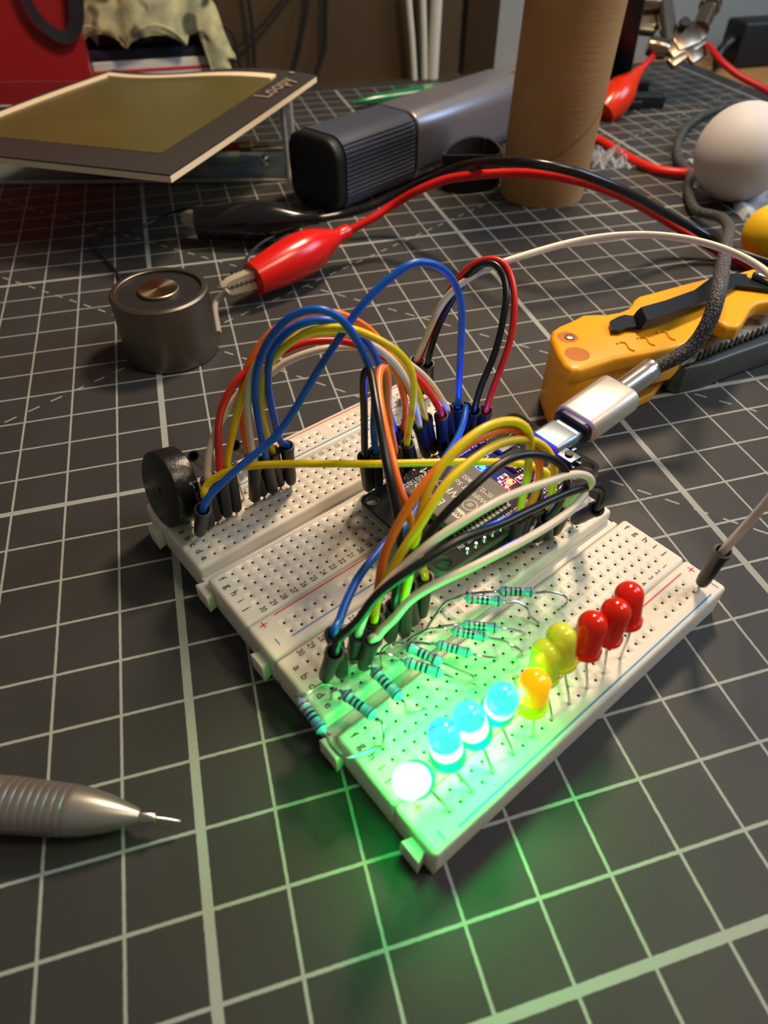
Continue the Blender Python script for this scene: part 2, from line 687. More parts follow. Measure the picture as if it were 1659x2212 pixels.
for lab, pts_, r_, m_ in (
        ('thin dark cable slanting across the brown board above the cloth', [(440, -40), (455, 35), (500, 70), (520, 150)], 1.2, wdark),
        ('dark cable hanging straight down the brown board', [(530, -50), (540, 20), (548, 90), (550, 150)], 1.3, wdark),
        ('dark cable with a knot hanging right of the straight one', [(668, -50), (662, 25), (655, 60), (640, 130), (630, 160)], 1.4, wdark),
        ('dark cable curving down near the middle of the brown board', [(704, -50), (703, 40), (700, 110), (682, 158)], 1.6, wdark),
        ('faint dark cable crossing diagonally over the brown board', [(640, -40), (560, 60), (500, 110), (440, 150)], 1.0, wdark),
        ('thin dark cable farthest left on the brown board', [(210, -30), (235, 20), (300, 45), (380, 20)], 1.4, wdark)):
    b_ = MB()
    b_.tube(spline([wallpt(*q) for q in pts_]), r_, 8)
    tag(b_.build('hanging_cable', m_), lab, 'cable')
for lab, pts_, r_ in (('thin white cord hanging left of the two thicker white ones', [(878, -60), (884, 20), (890, 90), (895, 172)], 2.2),
                      ('dull white cord in the middle of the three by the batten', [(912, -60), (914, 20), (916, 90), (917, 170)], 2.2),
                      ('thick white cord hanging right of the two thinner white ones', [(944, -60), (942, 20), (938, 90), (934, 170)], 4.0)):
    b_ = MB()
    b_.tube(spline([wallpt(q[0], q[1], 9) for q in pts_]), r_, 10)
    tag(b_.build('wall_string', wwhite), lab, 'cord')

# =================================================================== BREADBOARDS
PITCH = 2.54
BX0, BX1 = -5.1, 79.2
BROWS = [0, 1, 2, 3, 4]
RAILX = [72.65 - PITCH * (k + k // 5) for k in range(25)]
COLX = [PITCH * k for k in range(30)]     # column 30 at 0, column 1 at 73.66


def holed_block(mb, x0, x1, y0, y1, zb, zt, xs, ys, r=0.9):
    """block with rounded upper edges and funnel-shaped contact holes"""
    xs, ys = sorted(xs), sorted(ys)
    ho, hi, hp = 1.02, 0.28, 0.25
    xi0, xi1, yi0, yi1 = x0 + r, x1 - r, y0 + r, y1 - r
    bx = [xi0] + [q for x in xs for q in (x - ho, x + ho)] + [xi1]
    by = [yi0] + [q for y in ys for q in (y - ho, y + ho)] + [yi1]
    for i in range(len(bx) - 1):
        for j in range(len(by) - 1):
            if i % 2 and j % 2:
                cx, cy = (bx[i] + bx[i + 1]) / 2, (by[j] + by[j + 1]) / 2
                L = []
                for h_, z in ((ho, zt), (hi, zt - 0.27), (hp, zt - 0.31), (hp, zt - 3.4)):
                    L.append([(cx - h_, cy - h_, z), (cx + h_, cy - h_, z), (cx + h_, cy + h_, z), (cx - h_, cy + h_, z)])
                b = len(mb.v)
                for q in L:
                    mb.v += [Vector(p) for p in q]
                for k in range(3):
                    for t in range(4):
                        a0, a1 = b + k * 4 + t, b + k * 4 + (t + 1) % 4
                        mb.f.append([a0, a1, a1 + 4, a0 + 4])
                        mb.mi.append(0 if k < 2 else 1)
                        mb.sm.append(False)
                mb.f.append([b + 12, b + 13, b + 14, b + 15])
                mb.mi.append(1)
                mb.sm.append(False)
            else:
                mb.add([(bx[i], by[j], zt), (bx[i + 1], by[j], zt), (bx[i + 1], by[j + 1], zt), (bx[i], by[j + 1], zt)],
                       [(0, 1, 2, 3)], 0, False)
    # rounded rim and walls
    rr = []
    for k in range(5):
        a = k / 4 * PI / 2
        e = r * math.sin(a)
        z = zt - r * (1 - math.cos(a))
        q = []
        for cx, cy, a0 in ((xi1, yi1, 0), (xi0, yi1, 90), (xi0, yi0, 180), (xi1, yi0, 270)):
            for s in range(5):
                an = math.radians(a0 + s * 22.5)
                q.append((cx + math.cos(an) * e, cy + math.sin(an) * e, z))
        rr.append(q)
    rr.append([(p[0], p[1], zb) for p in rr[-1]])
    mb.rings(rr[::-1], 0, (True, False), True)


def tab(mb, y, w_, x_out, z0, z1, side=-1):
    x = BX0 if side < 0 else BX1
    pts = [(x + 0.2 * -side, y - w_ / 2 + .6), (x + side * x_out, y - w_ / 2), (x + side * x_out, y + w_ / 2), (x + 0.2 * -side, y + w_ / 2 - .6)]
    mb.prism(pts, z0, z1, 0, bev=0.35)


def breadboard(Y0, with_top_rail, label):
    root = thing('breadboard', label, 'breadboard', (BX0, Y0, 0))
    mb = MB()
    ys = [Y0 - PITCH * k for k in BROWS]
    ys2 = [Y0 - PITCH * (7 + k) for k in BROWS]
    holed_block(mb, BX0, BX1, Y0 - 12.25, Y0 + 3.75, 1.2, H, COLX, ys)
    holed_block(mb, BX0, BX1, Y0 - 31.75, Y0 - 15.7, 1.2, H, COLX, ys2)
    mb.box(((BX0 + BX1) / 2, Y0 - 13.97, 3.4), (BX1 - BX0 - 0.3, 4.2, 4.4), 0)
    # little dividing notch line in the channel
    mb.box(((BX0 + BX1) / 2, Y0 - 13.97, 5.9), (BX1 - BX0 - 0.3, 1.2, 0.8), 0, bev=0.2)
    tab(mb, Y0 - 16.0, 5.2, 2.0, 1.6, 6.6)
    fix_normals(mb.build('terminal_block', [M['board'], M['pit']], root))
    up, rt = Vector((1, 0, 0)), Vector((0, -1, 0))
    ink = MB()
    for k, ch in enumerate('abcde'):
        for x in (-2.45, 77.0):
            text_into(ink, ch, (x, Y0 - PITCH * k, H), rt, up, 2.3, bold=0.012)
    for k, ch in enumerate('fghij'):
        for x in (-2.45, 77.0):
            text_into(ink, ch, (x, Y0 - PITCH * (7 + k), H), rt, up, 2.3, bold=0.012)
    for c in range(1, 31):
        x = PITCH * (30 - c)
        for y in (Y0 + 2.35, Y0 - 27.94 - 2.2):
            text_into(ink, str(c), (x, y, H), rt, up, 1.95, bold=0.012, stretch=0.76)
    ink.build('row_and_column_print', M['ink'], root)
    rails = [(Y0 - 41.95, Y0 - 31.85, Y0 - 35.54)]
    if with_top_rail:
        rails.append((Y0 + 3.85, Y0 + 13.9, Y0 + 9.68))
    for y0, y1, yp in rails:
        mb = MB()
        holed_block(mb, BX0, BX1, y0, y1, 1.2, H, RAILX, [yp, yp - PITCH])
        tab(mb, (y0 + y1) / 2 - 1.2, 4.4, 2.0, 1.2, 6.4)
        rl = fix_normals(mb.build('power_rail', [M['board'], M['pit']], root))
        for yl, nm, mt in ((y1 - 0.95 if y0 < Y0 else y1 - 2.45, 'red_line', 'ink_red'), (y0 + 2.3 if y0 < Y0 else y0 + 1.3, 'blue_line', 'ink_blue')):
            l = MB()
            yl = {'red_line': yp + 2.75, 'blue_line': yp - PITCH - 1.95}[nm]
            if y0 < Y0 and nm == 'blue_line':
                yl = yp - PITCH - (1.3 if with_top_rail else 2.75)
            if nm == 'red_line' and not with_top_rail:
                yl = yp + 1.95
            l.add([(0.9, yl - .17, H + .02), (74.7, yl - .17, H + .02), (74.7, yl + .17, H + .02), (0.9, yl + .17, H + .02)], [(0, 1, 2, 3)], 0, False)
            for x in (-2.1, 77.4):
                if nm == 'red_line':
                    yy = yp + (2.0 if with_top_rail else 1.2)
                    l.box((x, yy, H + .02), (1.7, .28, .02))
                    l.box((x, yy, H + .02), (.28, 1.7, .02))
                else:
                    yy = yp - PITCH - (.6 if with_top_rail else 1.9)
                    l.box((x, yy, H + .02), (.28, 1.8, .02))
            l.build(nm, M[mt], rl)
    pd = MB()
    yb, yt = rails[0][0], (rails[1][1] if with_top_rail else Y0 + 3.75)
    pd.box(((BX0 + BX1) / 2, (yb + yt) / 2, 0.6), (BX1 - BX0 - 0.4, yt - yb - 0.4, 1.2))
    pd.build('adhesive_backing', M['pad'], root)
    return root


breadboard(0.0, True, 'white breadboard with a rail on both sides, holding the buzzer at its left end')
breadboard(-45.95, False, 'white breadboard in front carrying the row of LEDs and the blue resistors')

# =================================================================== MICROCONTROLLER BOARD
EZ = 16.0
EX0, EX1, EYC, EHW = 30.5, 82.3, -36.9, 14.15
esp = thing('microcontroller_board', 'black microcontroller board with a metal radio shield, bridging the two breadboards', 'circuit board', (EX0, EYC, EZ))


def rrect(x0, x1, y0, y1, r, n=6):
    out = []
    for cx, cy, a0 in ((x1 - r, y1 - r, 0), (x0 + r, y1 - r, 90), (x0 + r, y0 + r, 180), (x1 - r, y0 + r, 270)):
        for s in range(n + 1):
            a = math.radians(a0 + 90 * s / n)
            out.append((cx + r * math.cos(a), cy + r * math.sin(a)))
    return out


# board with its four round mounting holes
bm = bmesh.new()
outl = rrect(EX0, EX1, EYC - EHW, EYC + EHW, 2.3)
edges = []


def loop(pts):
    vs = [bm.verts.new((p[0], p[1], 0)) for p in pts]
    for i in range(len(vs)):
        edges.append(bm.edges.new((vs[i], vs[(i + 1) % len(vs)])))


loop(outl)
HOLES = [(33.05, EYC + 11.7), (33.05, EYC - 11.7), (79.75, EYC - 11.7), (79.75, EYC + 11.7)]
for hx, hy in HOLES:
    loop([(hx + 1.6 * math.cos(2 * PI * k / 20), hy + 1.6 * math.sin(2 * PI * k / 20)) for k in range(20)])
bmesh.ops.triangle_fill(bm, use_beauty=True, edges=edges)
ext = bmesh.ops.extrude_face_region(bm, geom=bm.faces[:])
for g_ in ext['geom']:
    if isinstance(g_, bmesh.types.BMVert):
        g_.co.z += 1.6
bmesh.ops.recalc_face_normals(bm, faces=bm.faces)
mb = MB()
bm.verts.ensure_lookup_table()
for f in bm.faces:
    f.normal_update()
mb.v = [Vector((v.co.x, v.co.y, v.co.z + EZ - 1.6)) for v in bm.verts]
for f in bm.faces:
    mb.f.append([v.index for v in f.verts])
    mb.mi.append(0 if abs(f.normal.z) > .5 else 1)
    mb.sm.append(False)
bm.free()
mb.build('circuit_board', [M['pcb'], M['pcb_edge']], esp)

for sy in (1, -1):
    h_ = MB()
    yy = EYC + sy * 12.7
    for k in range(15):
        x = 56.4 + (k - 7) * PITCH
        h_.box((x, yy, EZ - 1.6 - 1.27), (2.4, 2.4, 2.5), 0, bev=0.3)
        h_.tube([(x, yy, H - 2.5), (x, yy, EZ + 1.0)], 0.32, 6, 1)
        h_.lathe([(0, 0.75), (0.25, 0.6), (0.75, 0.33)], (x, yy, EZ), (0, 0, 1), 10, 1)
    h_.build('pin_header', [M['black'], M['tin']], esp)

# radio module
rm = MB()
rm.box((42.7, EYC + .2, EZ + 0.45), (24.6, 17.6, 0.9), 0)
for k in range(14):
    for sy in (1, -1):
        rm.box((39.2 + k * 1.22, EYC + .2 + sy * 9.15, EZ + 0.3), (0.85, 1.0, 0.55), 1)
        rm.box((39.2 + k * 1.22, EYC + .2 + sy * 8.55, EZ + 0.93), (0.6, 0.5, 0.06), 2)
mod = rm.build('radio_module', [M['pcb'], pmat('dull_pad', (176, 172, 164), .6), M['gold']], esp)
sh = MB()
sh.prism(rrect(38.5, 56.4, -45.0, -29.3, 0.7), EZ + 0.9, EZ + 3.1, 0, bev=0.35)
sh.lathe([(0, .42), (0.04, .42)], (54.0, -42.3, EZ + 3.09), (0, 0, 1), 14, 1)
shd = sh.build('metal_shield', [M['shield'], M['black']], mod)
tx = MB()
zt = EZ + 3.12
rt, up = Vector((0, 1, 0)), Vector((-1, 0, 0))
text_into(tx, 'ESP-32', (42.3, -38.2, zt), rt, up, 3.1, bold=.01, align='LEFT')
text_into(tx, 'WROOM', (46.3, -39.6, zt), rt, up, 3.1, bold=.01, align='LEFT')
text_into(tx, 'WIFI+BT SoC', (49.6, -44.0, zt), rt, up, 1.9, align='LEFT', bold=.006)
text_into(tx, 'ISM2.4G 802.11', (52.0, -43.6, zt), rt, up, 1.75, align='LEFT', bold=.006)
text_into(tx, 'C', (40.3, -31.2, zt), rt, up, 1.8)
cc = Vector((46.4, -42.2, zt + .02))
ring_o = [cc + Vector((1.7 * math.cos(a), 1.7 * math.sin(a), 0)) for a in [2 * PI * k / 32 for k in range(32)]]
ring_i = [cc + Vector((1.5 * math.cos(a), 1.5 * math.sin(a), 0)) for a in [2 * PI * k / 32 for k in range(32)]]
tx.rings([ring_o, ring_i], 0, (False, False), False)
text_into(tx, '#', cc, rt, up, 2.0)
bad = [(p[0], p[1]) for p in rrect(41.4, 43.9, -43.9, -40.4, 0.9)]
tx.add([(p[0], p[1], zt + .02) for p in bad], [tuple(range(len(bad)))], 0, False)
text_into(tx, 'WiFi', (42.6, -42.15, zt + .03), rt, up, 1.6, 1, bold=.015)
tx.build('shield_engraving', [M['etch'], M['ink']], shd)

# white printing, chips, buttons, indicator lights
sk = MB()
rt, up = Vector((-1, 0, 0)), Vector((0, -1, 0))
topl = ['D23', 'D22', 'TX0', 'RX0', 'D21', 'D19', 'D18', 'D5', 'TX2', 'RX2', 'D4', 'D2', 'D15', 'GND', '3V3']
botl = ['EN', 'VP', 'VN', 'D34', 'D35', 'D32', 'D33', 'D25', 'D26', 'D27', 'D14', 'D12', 'D13', 'GND', 'VIN']
for k in range(15):
    x = 56.4 + (k - 7) * PITCH
    text_into(sk, topl[k], (x, EYC + 10.75, EZ), rt, up, 1.55, bold=.012, stretch=.82)
    text_into(sk, botl[::-1][14 - k], (x, EYC - 10.75, EZ), rt, up, 1.55, bold=.012, stretch=.82)


def outline(x0, x1, y0, y1, t=.16):
    for c, s in (((x0 + x1) / 2, y0), (x1 - x0, t)), (((x0 + x1) / 2, y1), (x1 - x0, t)), ((x0, (y0 + y1) / 2), (t, y1 - y0)), ((x1, (y0 + y1) / 2), (t, y1 - y0)):
        sk.box((c[0], c[1], EZ + .02), (s[0], s[1], .03))


for c, s_ in (((34.4, -46.3), (7, .2)), ((34.4, -27.9), (7, .2)), ((30.95, -37.1), (.2, 18.4))):
    sk.box((c[0], c[1], EZ + .02), (s_[0], s_[1], .03))
for x0, x1, y0, y1 in ((57.4, 59.4, -40.2, -38.8), (57.4, 59.4, -42.4, -41.0), (60, 62.4, -41.5, -40), (60, 62.4, -39.4, -37.9), (63, 65.4, -42.4, -40.6), (57.8, 60.6, -33.6, -31.9), (61.2, 64, -31.2, -29.8), (57.8, 60.4, -30.8, -29.3), (64.6, 67.2, -30.6, -29.2), (73, 76.5, -28.8, -26.5), (70, 73, -44, -42.6)):
    outline(x0, x1, y0, y1)
sk.box((66.2, -36.0, EZ + .03), (1.1, .7, .03))
sk.build('white_print', M['silk'], esp)

chips = [((67.8, -36.4), (6.6, 5.6), 1.0), ((69.6, -30.6), (6.0, 5.2), 1.1)]
for (x, y), (sx, sy), hh in chips:
    c_ = MB()
    c_.box((x, y, EZ + hh / 2 + .1), (sx, sy, hh), 0, bev=.12)
    for k in range(8):
        for s_ in (1, -1):
            c_.box((x - sx / 2 + .6 + k * (sx - 1.2) / 7, y + s_ * (sy / 2 + .3), EZ + .25), (.3, .7, .2), 1)
    c_.build('chip', [M['black'], M['tin']], esp)
for x, y, sx, sy, c_i in ((58.4, -39.5, 1.6, .9, 0), (58.4, -41.7, 1.6, .9, 0), (61.2, -38.7, 1.8, .9, 0), (64.2, -41.5, 1.7, 1.0, 1), (62.6, -30.5, 2.0, .9, 0), (59.1, -30, 1.8, .9, 0), (65.9, -29.9, 1.8, .9, 0), (74.7, -27.7, 2.4, 1.3, 2), (71.5, -43.3, 2, .9, 0), (75.4, -43.8, .9, 1.6, 2), (66.0, -44, 1.6, .9, 0)):
    c_ = MB()
    c_.box((x, y, EZ + .3), (sx * .6, sy, .6), 0 if c_i != 1 else 0)
    c_.box((x - sx * .38, y, EZ + .3), (sx * .25, sy, .62), 1)
    c_.box((x + sx * .38, y, EZ + .3), (sx * .25, sy, .62), 1)
    c_.build('surface_resistor', [[M['black'], pmat('red_part', (150, 40, 30), .4), pmat('tan_part', (150, 110, 70), .5)][c_i], M['tin']], esp)
for nm, x, y, mt, colr, pw in (('red_indicator_light', 61.0, -40.7, 'red_glow', (1, .04, .02), 0.0022), ('blue_indicator_light', 60.2, -32.8, 'blue_glow', (.02, .09, 1), 0.022)):
    c_ = MB()
    c_.lathe([(0, .75), (.5, .72), (.85, .5), (.95, .05)], (x, y, EZ), (0, 0, 1), 14)
    lo = c_.build(nm, M[mt], esp)
    ld = bpy.data.lights.new(nm, 'POINT')
    ld.energy = pw
    ld.color = colr
    ld.shadow_soft_size = 0.0006
    l_ = bpy.data.objects.new(nm + '_light', ld)
    COL.objects.link(l_)
    l_.location = Vector((x, y, EZ + 1.9)) * S
for x, y in ((77.4, EYC + 8.6), (77.4, EYC - 7.4)):
    c_ = MB()
    c_.box((x, y, EZ + .9), (3.6, 4.4, 1.6), 0, bev=.15)
    c_.box((x, y, EZ + 1.75), (3.5, 4.2, .25), 1, bev=.08)
    c_.lathe([(0, 1.0), (.55, 1.0), (.65, .9)], (x, y, EZ + 1.85), (0, 0, 1), 18, 2)
    for s_ in (1, -1):
        for t_ in (1, -1):
            c_.box((x + s_ * 1.2, y + t_ * 2.4, EZ + .3), (.7, .8, .4), 1)
    c_.build('push_button', [M['black'], M['tin'], M['black']], esp)
c_ = MB()
c_.prism([(p[0], p[1]) for p in rrect(-4.5, 4.5, 0, 3.2, 1.4)], 76.2, 83.6, 0, xf=lambda x, y, z: Vector((z, EYC - .8 + x, EZ + y)), bev=0.1)
for yy in (-5.0, 5.0):
    for xx in (77.8, 81.5):
        c_.box((xx, EYC - .8 + yy, EZ + .3), (1.6, 1.0, .6), 0, bev=.2)
c_.build('usb_socket', pmat('socket_steel', (150, 160, 168), .38, metal=.8), esp)

# =================================================================== USB CABLE
white_al = pmat('white_aluminium', (200, 190, 180), 0.4, metal=0.4)
braid = pmat('braided_nylon', (62, 60, 60), 0.6)
nt = braid.node_tree
tc = nt.nodes.new('ShaderNodeTexCoord')
vo = nt.nodes.new('ShaderNodeTexVoronoi')
vo.inputs['Scale'].default_value = 1700
nt.links.new(tc.outputs['Object'], vo.inputs['Vector'])
rp = nt.nodes.new('ShaderNodeValToRGB')
rp.color_ramp.elements[0].color = (*lin((138, 134, 128)), 1)
rp.color_ramp.elements[1].color = (*lin((52, 51, 52)), 1)
rp.color_ramp.elements[0].position = 0.18
rp.color_ramp.elements[1].position = 0.42
nt.links.new(vo.outputs['Distance'], rp.inputs['Fac'])
nt.links.new(rp.outputs['Color'], nt.nodes['Principled BSDF'].inputs['Base Color'])
bp = nt.nodes.new('ShaderNodeBump')
bp.inputs['Strength'].default_value = .6
bp.inputs['Distance'].default_value = .0004
bp.invert = True
nt.links.new(vo.outputs['Distance'], bp.inputs['Height'])
nt.links.new(bp.outputs['Normal'], nt.nodes['Principled BSDF'].inputs['Normal'])

usb = thing('usb_cable', 'dark grey braided USB cable with white metal plug, plugged into the microcontroller board', 'cable', (84, EYC, EZ))
pa = Vector((83.2, EYC - .9, EZ + 1.6))
pb = atz(1345, 843, 20.5)
axu = (pb - pa).normalized()
side = axu.cross(Vector((0, 0, 1))).normalized()
upv = side.cross(axu).normalized()


def along(mb, prof_poly, t0, t1, mi=0, bev=.2, o=pa):
    mb.prism(prof_poly, t0, t1, mi, xf=lambda x, y, z: o + side * x + upv * y + axu * z, bev=bev)


c_ = MB()
along(c_, rrect(-4.2, 4.2, -1.25, 1.25, 1.2), -2.0, 5.0, 0, .1)
c_.build('plug_shell', pmat('plug_shell_steel', (150, 162, 172), .36, metal=.8), usb)
c_ = MB()
along(c_, rrect(-5.3, 5.3, -2.9, 2.9, 2.2), 2.6, 4.6, 0, .3)
c_.build('black_insert', M['black'], usb)
c_ = MB()
Lp = (pb - pa).length
along(c_, rrect(-6.1, 6.1, -3.5, 3.5, 2.7), 4.0, Lp - 1, 0, .9)
c_.build('plug_housing', white_al, usb)
cp = [pb - axu * 1.5, pb + axu * 4, pb + axu * 8, pb + axu * 12]
for px, py, z in ((1492, 752, 27), (1530, 698, 33), (1549, 640, 38), (1560, 580, 35), (1571, 520, 24), (1573, 488, 14), (1552, 468, 7), (1505, 455, 3.4), (1488, 420, 3.2),
                  (1488, 375, 3.2), (1466, 345, 3.2), (1464, 310, 3.2), (1490, 268, 3.2), (1545, 238, 3.2), (1620, 226, 3.2), (1720, 232, 3.2)):
    cp.append(atz(px, py, z))
path = spline(cp, 10)
c_ = MB()
c_.tube(path, 2.05, 14)
c_.build('braided_cord', braid, usb)
c_ = MB()
k_ = next(i for i, p in enumerate(path) if (p - pb).length > 12.5)
c_.tube(path[1:k_], 3.1, 20)
c_.build('metal_collar', pmat('polished_collar', (190, 184, 178), .22, metal=.8), usb)

# =================================================================== JUMPER WIRES
SL = 13.6


def sleeve(parent, base, top, pin_to=None):
    ax = (top - base)
    L = ax.length
    ax.normalize()
    mb = MB()
    prof = [(0, .3), (.25, .95), (.8, 1.28), (2.2, 1.42), (L * .7, 1.5), (L - 1.4, 1.56), (L - 1.3, 1.72), (L, 1.76), (L + .05, 1.4), (L - .15, 1.12), (L - 2.6, 1.0), (L - 2.7, .1)]
    mb.lathe(prof, base, ax, 20, 0, caps=(True, True))
    sl = mb.build('sleeve', M['sleeve'], parent)
    pn = MB()
    end = pin_to if pin_to else base - ax * 4
    pn.tube([base + ax * .6, base - ax * .1, end], .31, 8)
    pn.build('pin', M['tin'], sl)
    return sl


def pin_end(bpx, bpy_, tpx, tpy, z=H + 1.3, L=SL):
    b0 = atz(bpx, bpy_, z)
    t0 = tip_from(b0, tpx, tpy, L)
    return b0, t0


def lead_path(P0, P1, pts, mode='plane', k=0.0, pull=0.0):
    """3-D route of a wire seen at pixels pts between two known ends"""
    out = []
    n = len(pts)
    if mode == 'plane':
        d = (P1 - P0)
        d.z = 0
        nn = Vector((-d.y, d.x, 0)).normalized()
    # arc-length parameter in the picture
    ts = []
    prev = None
    acc = 0
    d0, d1 = depth(P0), depth(P1)

    def pix(P):
        c = R @ (np.array(P) - CAM)
        return np.array([829.5 + F * c[0] / c[2], 1106 + F * c[1] / c[2]])
    allp = [pix(P0)] + [np.array(p[:2], float) for p in pts] + [pix(P1)]
    seg = [np.linalg.norm(allp[i + 1] - allp[i]) for i in range(len(allp) - 1)]
    tot = sum(seg)
    for i, p in enumerate(pts):
        acc += seg[i]
        t = acc / tot
        dd = d0 + (d1 - d0) * t - k * math.sin(PI * t)
        if mode == 'plane' and len(p) < 3:
            ry = ray(p[0], p[1])
            q = ((np.array(P0) - CAM) @ np.array(nn)) / (ry @ np.array(nn))
            out.append(Vector(CAM + ry * (q - pull * math.sin(PI * t))))
        elif len(p) == 3:
            out.append(atz(*p))
        else:
            out.append(atd(p[0], p[1], dd))
    return out


def jumper(color, label, e0, e1, pts, mode='plane', k=0.0, group=None, r=0.8, pull=0.0):
    b0, t0 = pin_end(*e0) if len(e0) <= 6 else None
    if e1 is not None:
        b1, t1 = pin_end(*e1)
    root = thing('jumper_wire', label, 'jumper wire', b0, group)
    sleeve(root, b0, t0)
    a0 = (t0 - b0).normalized()
    P = [t0 - a0 * 2.0, t0 + a0 * 0.8]
    if e1 is not None:
        sleeve(root, b1, t1)
        a1 = (t1 - b1).normalized()
        mid = lead_path(t0, t1, pts, mode, k, pull)
        P += mid + [t1 + a1 * 0.8, t1 - a1 * 2.0]
    mb = MB()
    mb.tube(smooth_line(spline(P, 7), 14), r, 12)
    mb.build('insulation', M['w_' + color], root)
    return root


J = jumper
gA = None
# --- bundle arching from the left cluster over to the back of the board
J('blue', 'blue jumper wire rising highest of the left-hand bundle', (589.7, 1061.7, 575.5, 992.7), (816, 1053, 811, 975),
  [(560, 922), (551, 861), (554, 801), (569, 756), (593, 717), (626, 684), (671, 668.5), (707, 671.5), (738, 690), (768, 729), (787, 768), (804, 812), (810, 870), (806, 925)], pull=3)
J('blue', 'blue jumper wire just beneath the highest one, nearest the long diagonal blue wire', (628.8, 1043.6, 619, 963), (868, 1003, 852, 931),
  [(608, 960), (593, 906.6), (581, 855), (578, 810), (584, 765), (605, 732), (641, 702), (686, 691), (725, 694), (762, 711), (792, 738), (810, 768), (822, 801), (832, 850), (843, 900)], pull=6)
J('orange', 'orange jumper wire arching behind the highest blue one', (569.3, 1067.9, 545, 985), (893, 1000, 872, 928),
  [(532.6, 967), (524, 891), (523, 840), (533, 795), (557, 753), (587, 717), (626, 690), (671, 679), (725.5, 674.5), (762, 690), (795, 708), (832, 752), (850, 793), (867.5, 835), (878, 895)], pull=-3)
J('yellow', 'bright yellow jumper wire arching in front of the left-hand bundle', (605.3, 1046.8, 588, 974), (881, 1028, 878.7, 957),
  [(585, 965), (569, 922), (563, 861), (569, 810), (593, 771), (626, 738), (671, 714), (716, 708), (762, 711), (807, 729), (852, 753), (882, 786), (894, 822), (893, 870), (885, 915)], pull=4)
J('yellow', 'dull yellow jumper wire beside the red one at the left cluster', (511.3, 1103.2, 494, 1013), (936, 976, 919, 903),
  [(490, 1000), (502.5, 937), (520, 861), (533, 831), (552, 785), (590, 752), (640, 728), (700, 717), (770, 722), (830, 752), (872, 785), (897, 825), (911, 870)], pull=-3)
J('red', 'red jumper wire arching low over the left-hand bundle', (491.7, 1113.4, 478, 1035), (957, 979, 953, 897),
  [(473, 1010), (472, 967), (472, 907), (487, 861), (511.5, 822), (542, 795), (575, 775), (611, 760), (656, 741), (701, 736), (747, 738), (790, 752), (835, 775), (871, 795), (901, 817), (931, 853), (948, 882)], pull=-7)
J('white', 'white jumper wire lowest of the left-hand bundle, entering behind the red one', (469, 1122, 449, 1038), (975, 960, 966, 885),
  [(448, 1015), (450, 988), (463, 937), (487, 891), (511.5, 855), (545, 828), (587, 806), (611, 785), (656, 765), (701, 753), (747, 748), (807, 753), (852, 768), (882, 785), (915, 811), (940, 840), (956, 866)], pull=-8)
J('white', 'greenish white jumper wire standing in the middle of the left cluster', (550.5, 1080.5, 550, 1001), (922, 985, 906, 918),
  [(544.7, 977), (536, 907), (535.6, 846), (548, 801), (569, 765), (593, 741), (630, 715), (680, 704), (740, 712), (800, 742), (845, 775), (868, 805), (880, 830), (895, 868)], pull=0)
J('blue', 'long blue jumper wire running diagonally up from beside the buzzer', (431.3, 1151.8, 438.4, 1100), (990, 950, 989, 878),
  [(447, 1078), (475, 1048), (520.5, 1006), (557, 976), (593, 946), (629, 898), (665, 837), (692, 792), (725.5, 741), (753, 699), (777, 665.5), (813, 626), (852, 593), (885, 570), (919, 566), (949, 576), (973, 597), (988, 624), (998, 667), (997, 721), (994, 781), (990, 841)])
J('yellow', 'long yellow jumper wire stretched level across the whole board', (453.3, 1133.8, 441, 1070), (1160, 1120, 1157, 1047),
  [(443, 1054), (451, 1042), (475, 1026), (520, 1009), (581, 1003), (671, 1001.5), (822, 1002.4), (967, 998), (1075, 998), (1112, 1000), (1148, 1007), (1176, 1018), (1185, 1027), (1178, 1037)], 'depth', 6)
# --- loops over the back corner
J('black', 'black jumper wire of the pair looping over the far corner', (926, 851, 924, 786), (1013, 940, 1024.5, 886),
  [(943, 715), (961, 676), (982, 639), (1008, 600), (1036, 573), (1060, 568), (1078, 578), (1091, 605), (1094, 640), (1090, 670), (1081, 721), (1063, 781), (1039, 832)], 'depth', 15)
J('red', 'red jumper wire of the pair looping over the far corner', (912, 849, 905, 781), (1036, 940, 1050, 886),
  [(935, 706), (958, 655), (988, 603), (1012, 579), (1039, 563), (1069, 560), (1092, 572), (1107, 609), (1112, 655), (1106, 721), (1088, 781), (1066, 835)], 'depth', 15)
J('black', 'black jumper wire bent in a tight upright loop beside the orange loop', (796.7, 1057, 788, 986), (893, 1345, 880, 1270),
  [(787, 900), (785, 831), (788, 803), (796, 797), (803, 812), (809, 850), (819, 907), (831, 982), (846, 1050), (857, 1103), (863, 1150), (868, 1200), (873, 1235)], 'depth', 16)
J('orange', 'orange jumper wire bent in a tight upright loop beside the black loop', (909.5, 1330, 918, 1247), (858, 1040, 853, 975),
  [(910, 1222), (905, 1190), (897, 1155), (886, 1120), (871, 1075), (857, 1035), (849, 997), (834, 937), (822, 876), (817, 831), (820, 800), (828, 793), (835, 802), (838, 831), (838, 876), (841, 907), (848, 948)], 'depth', 16)
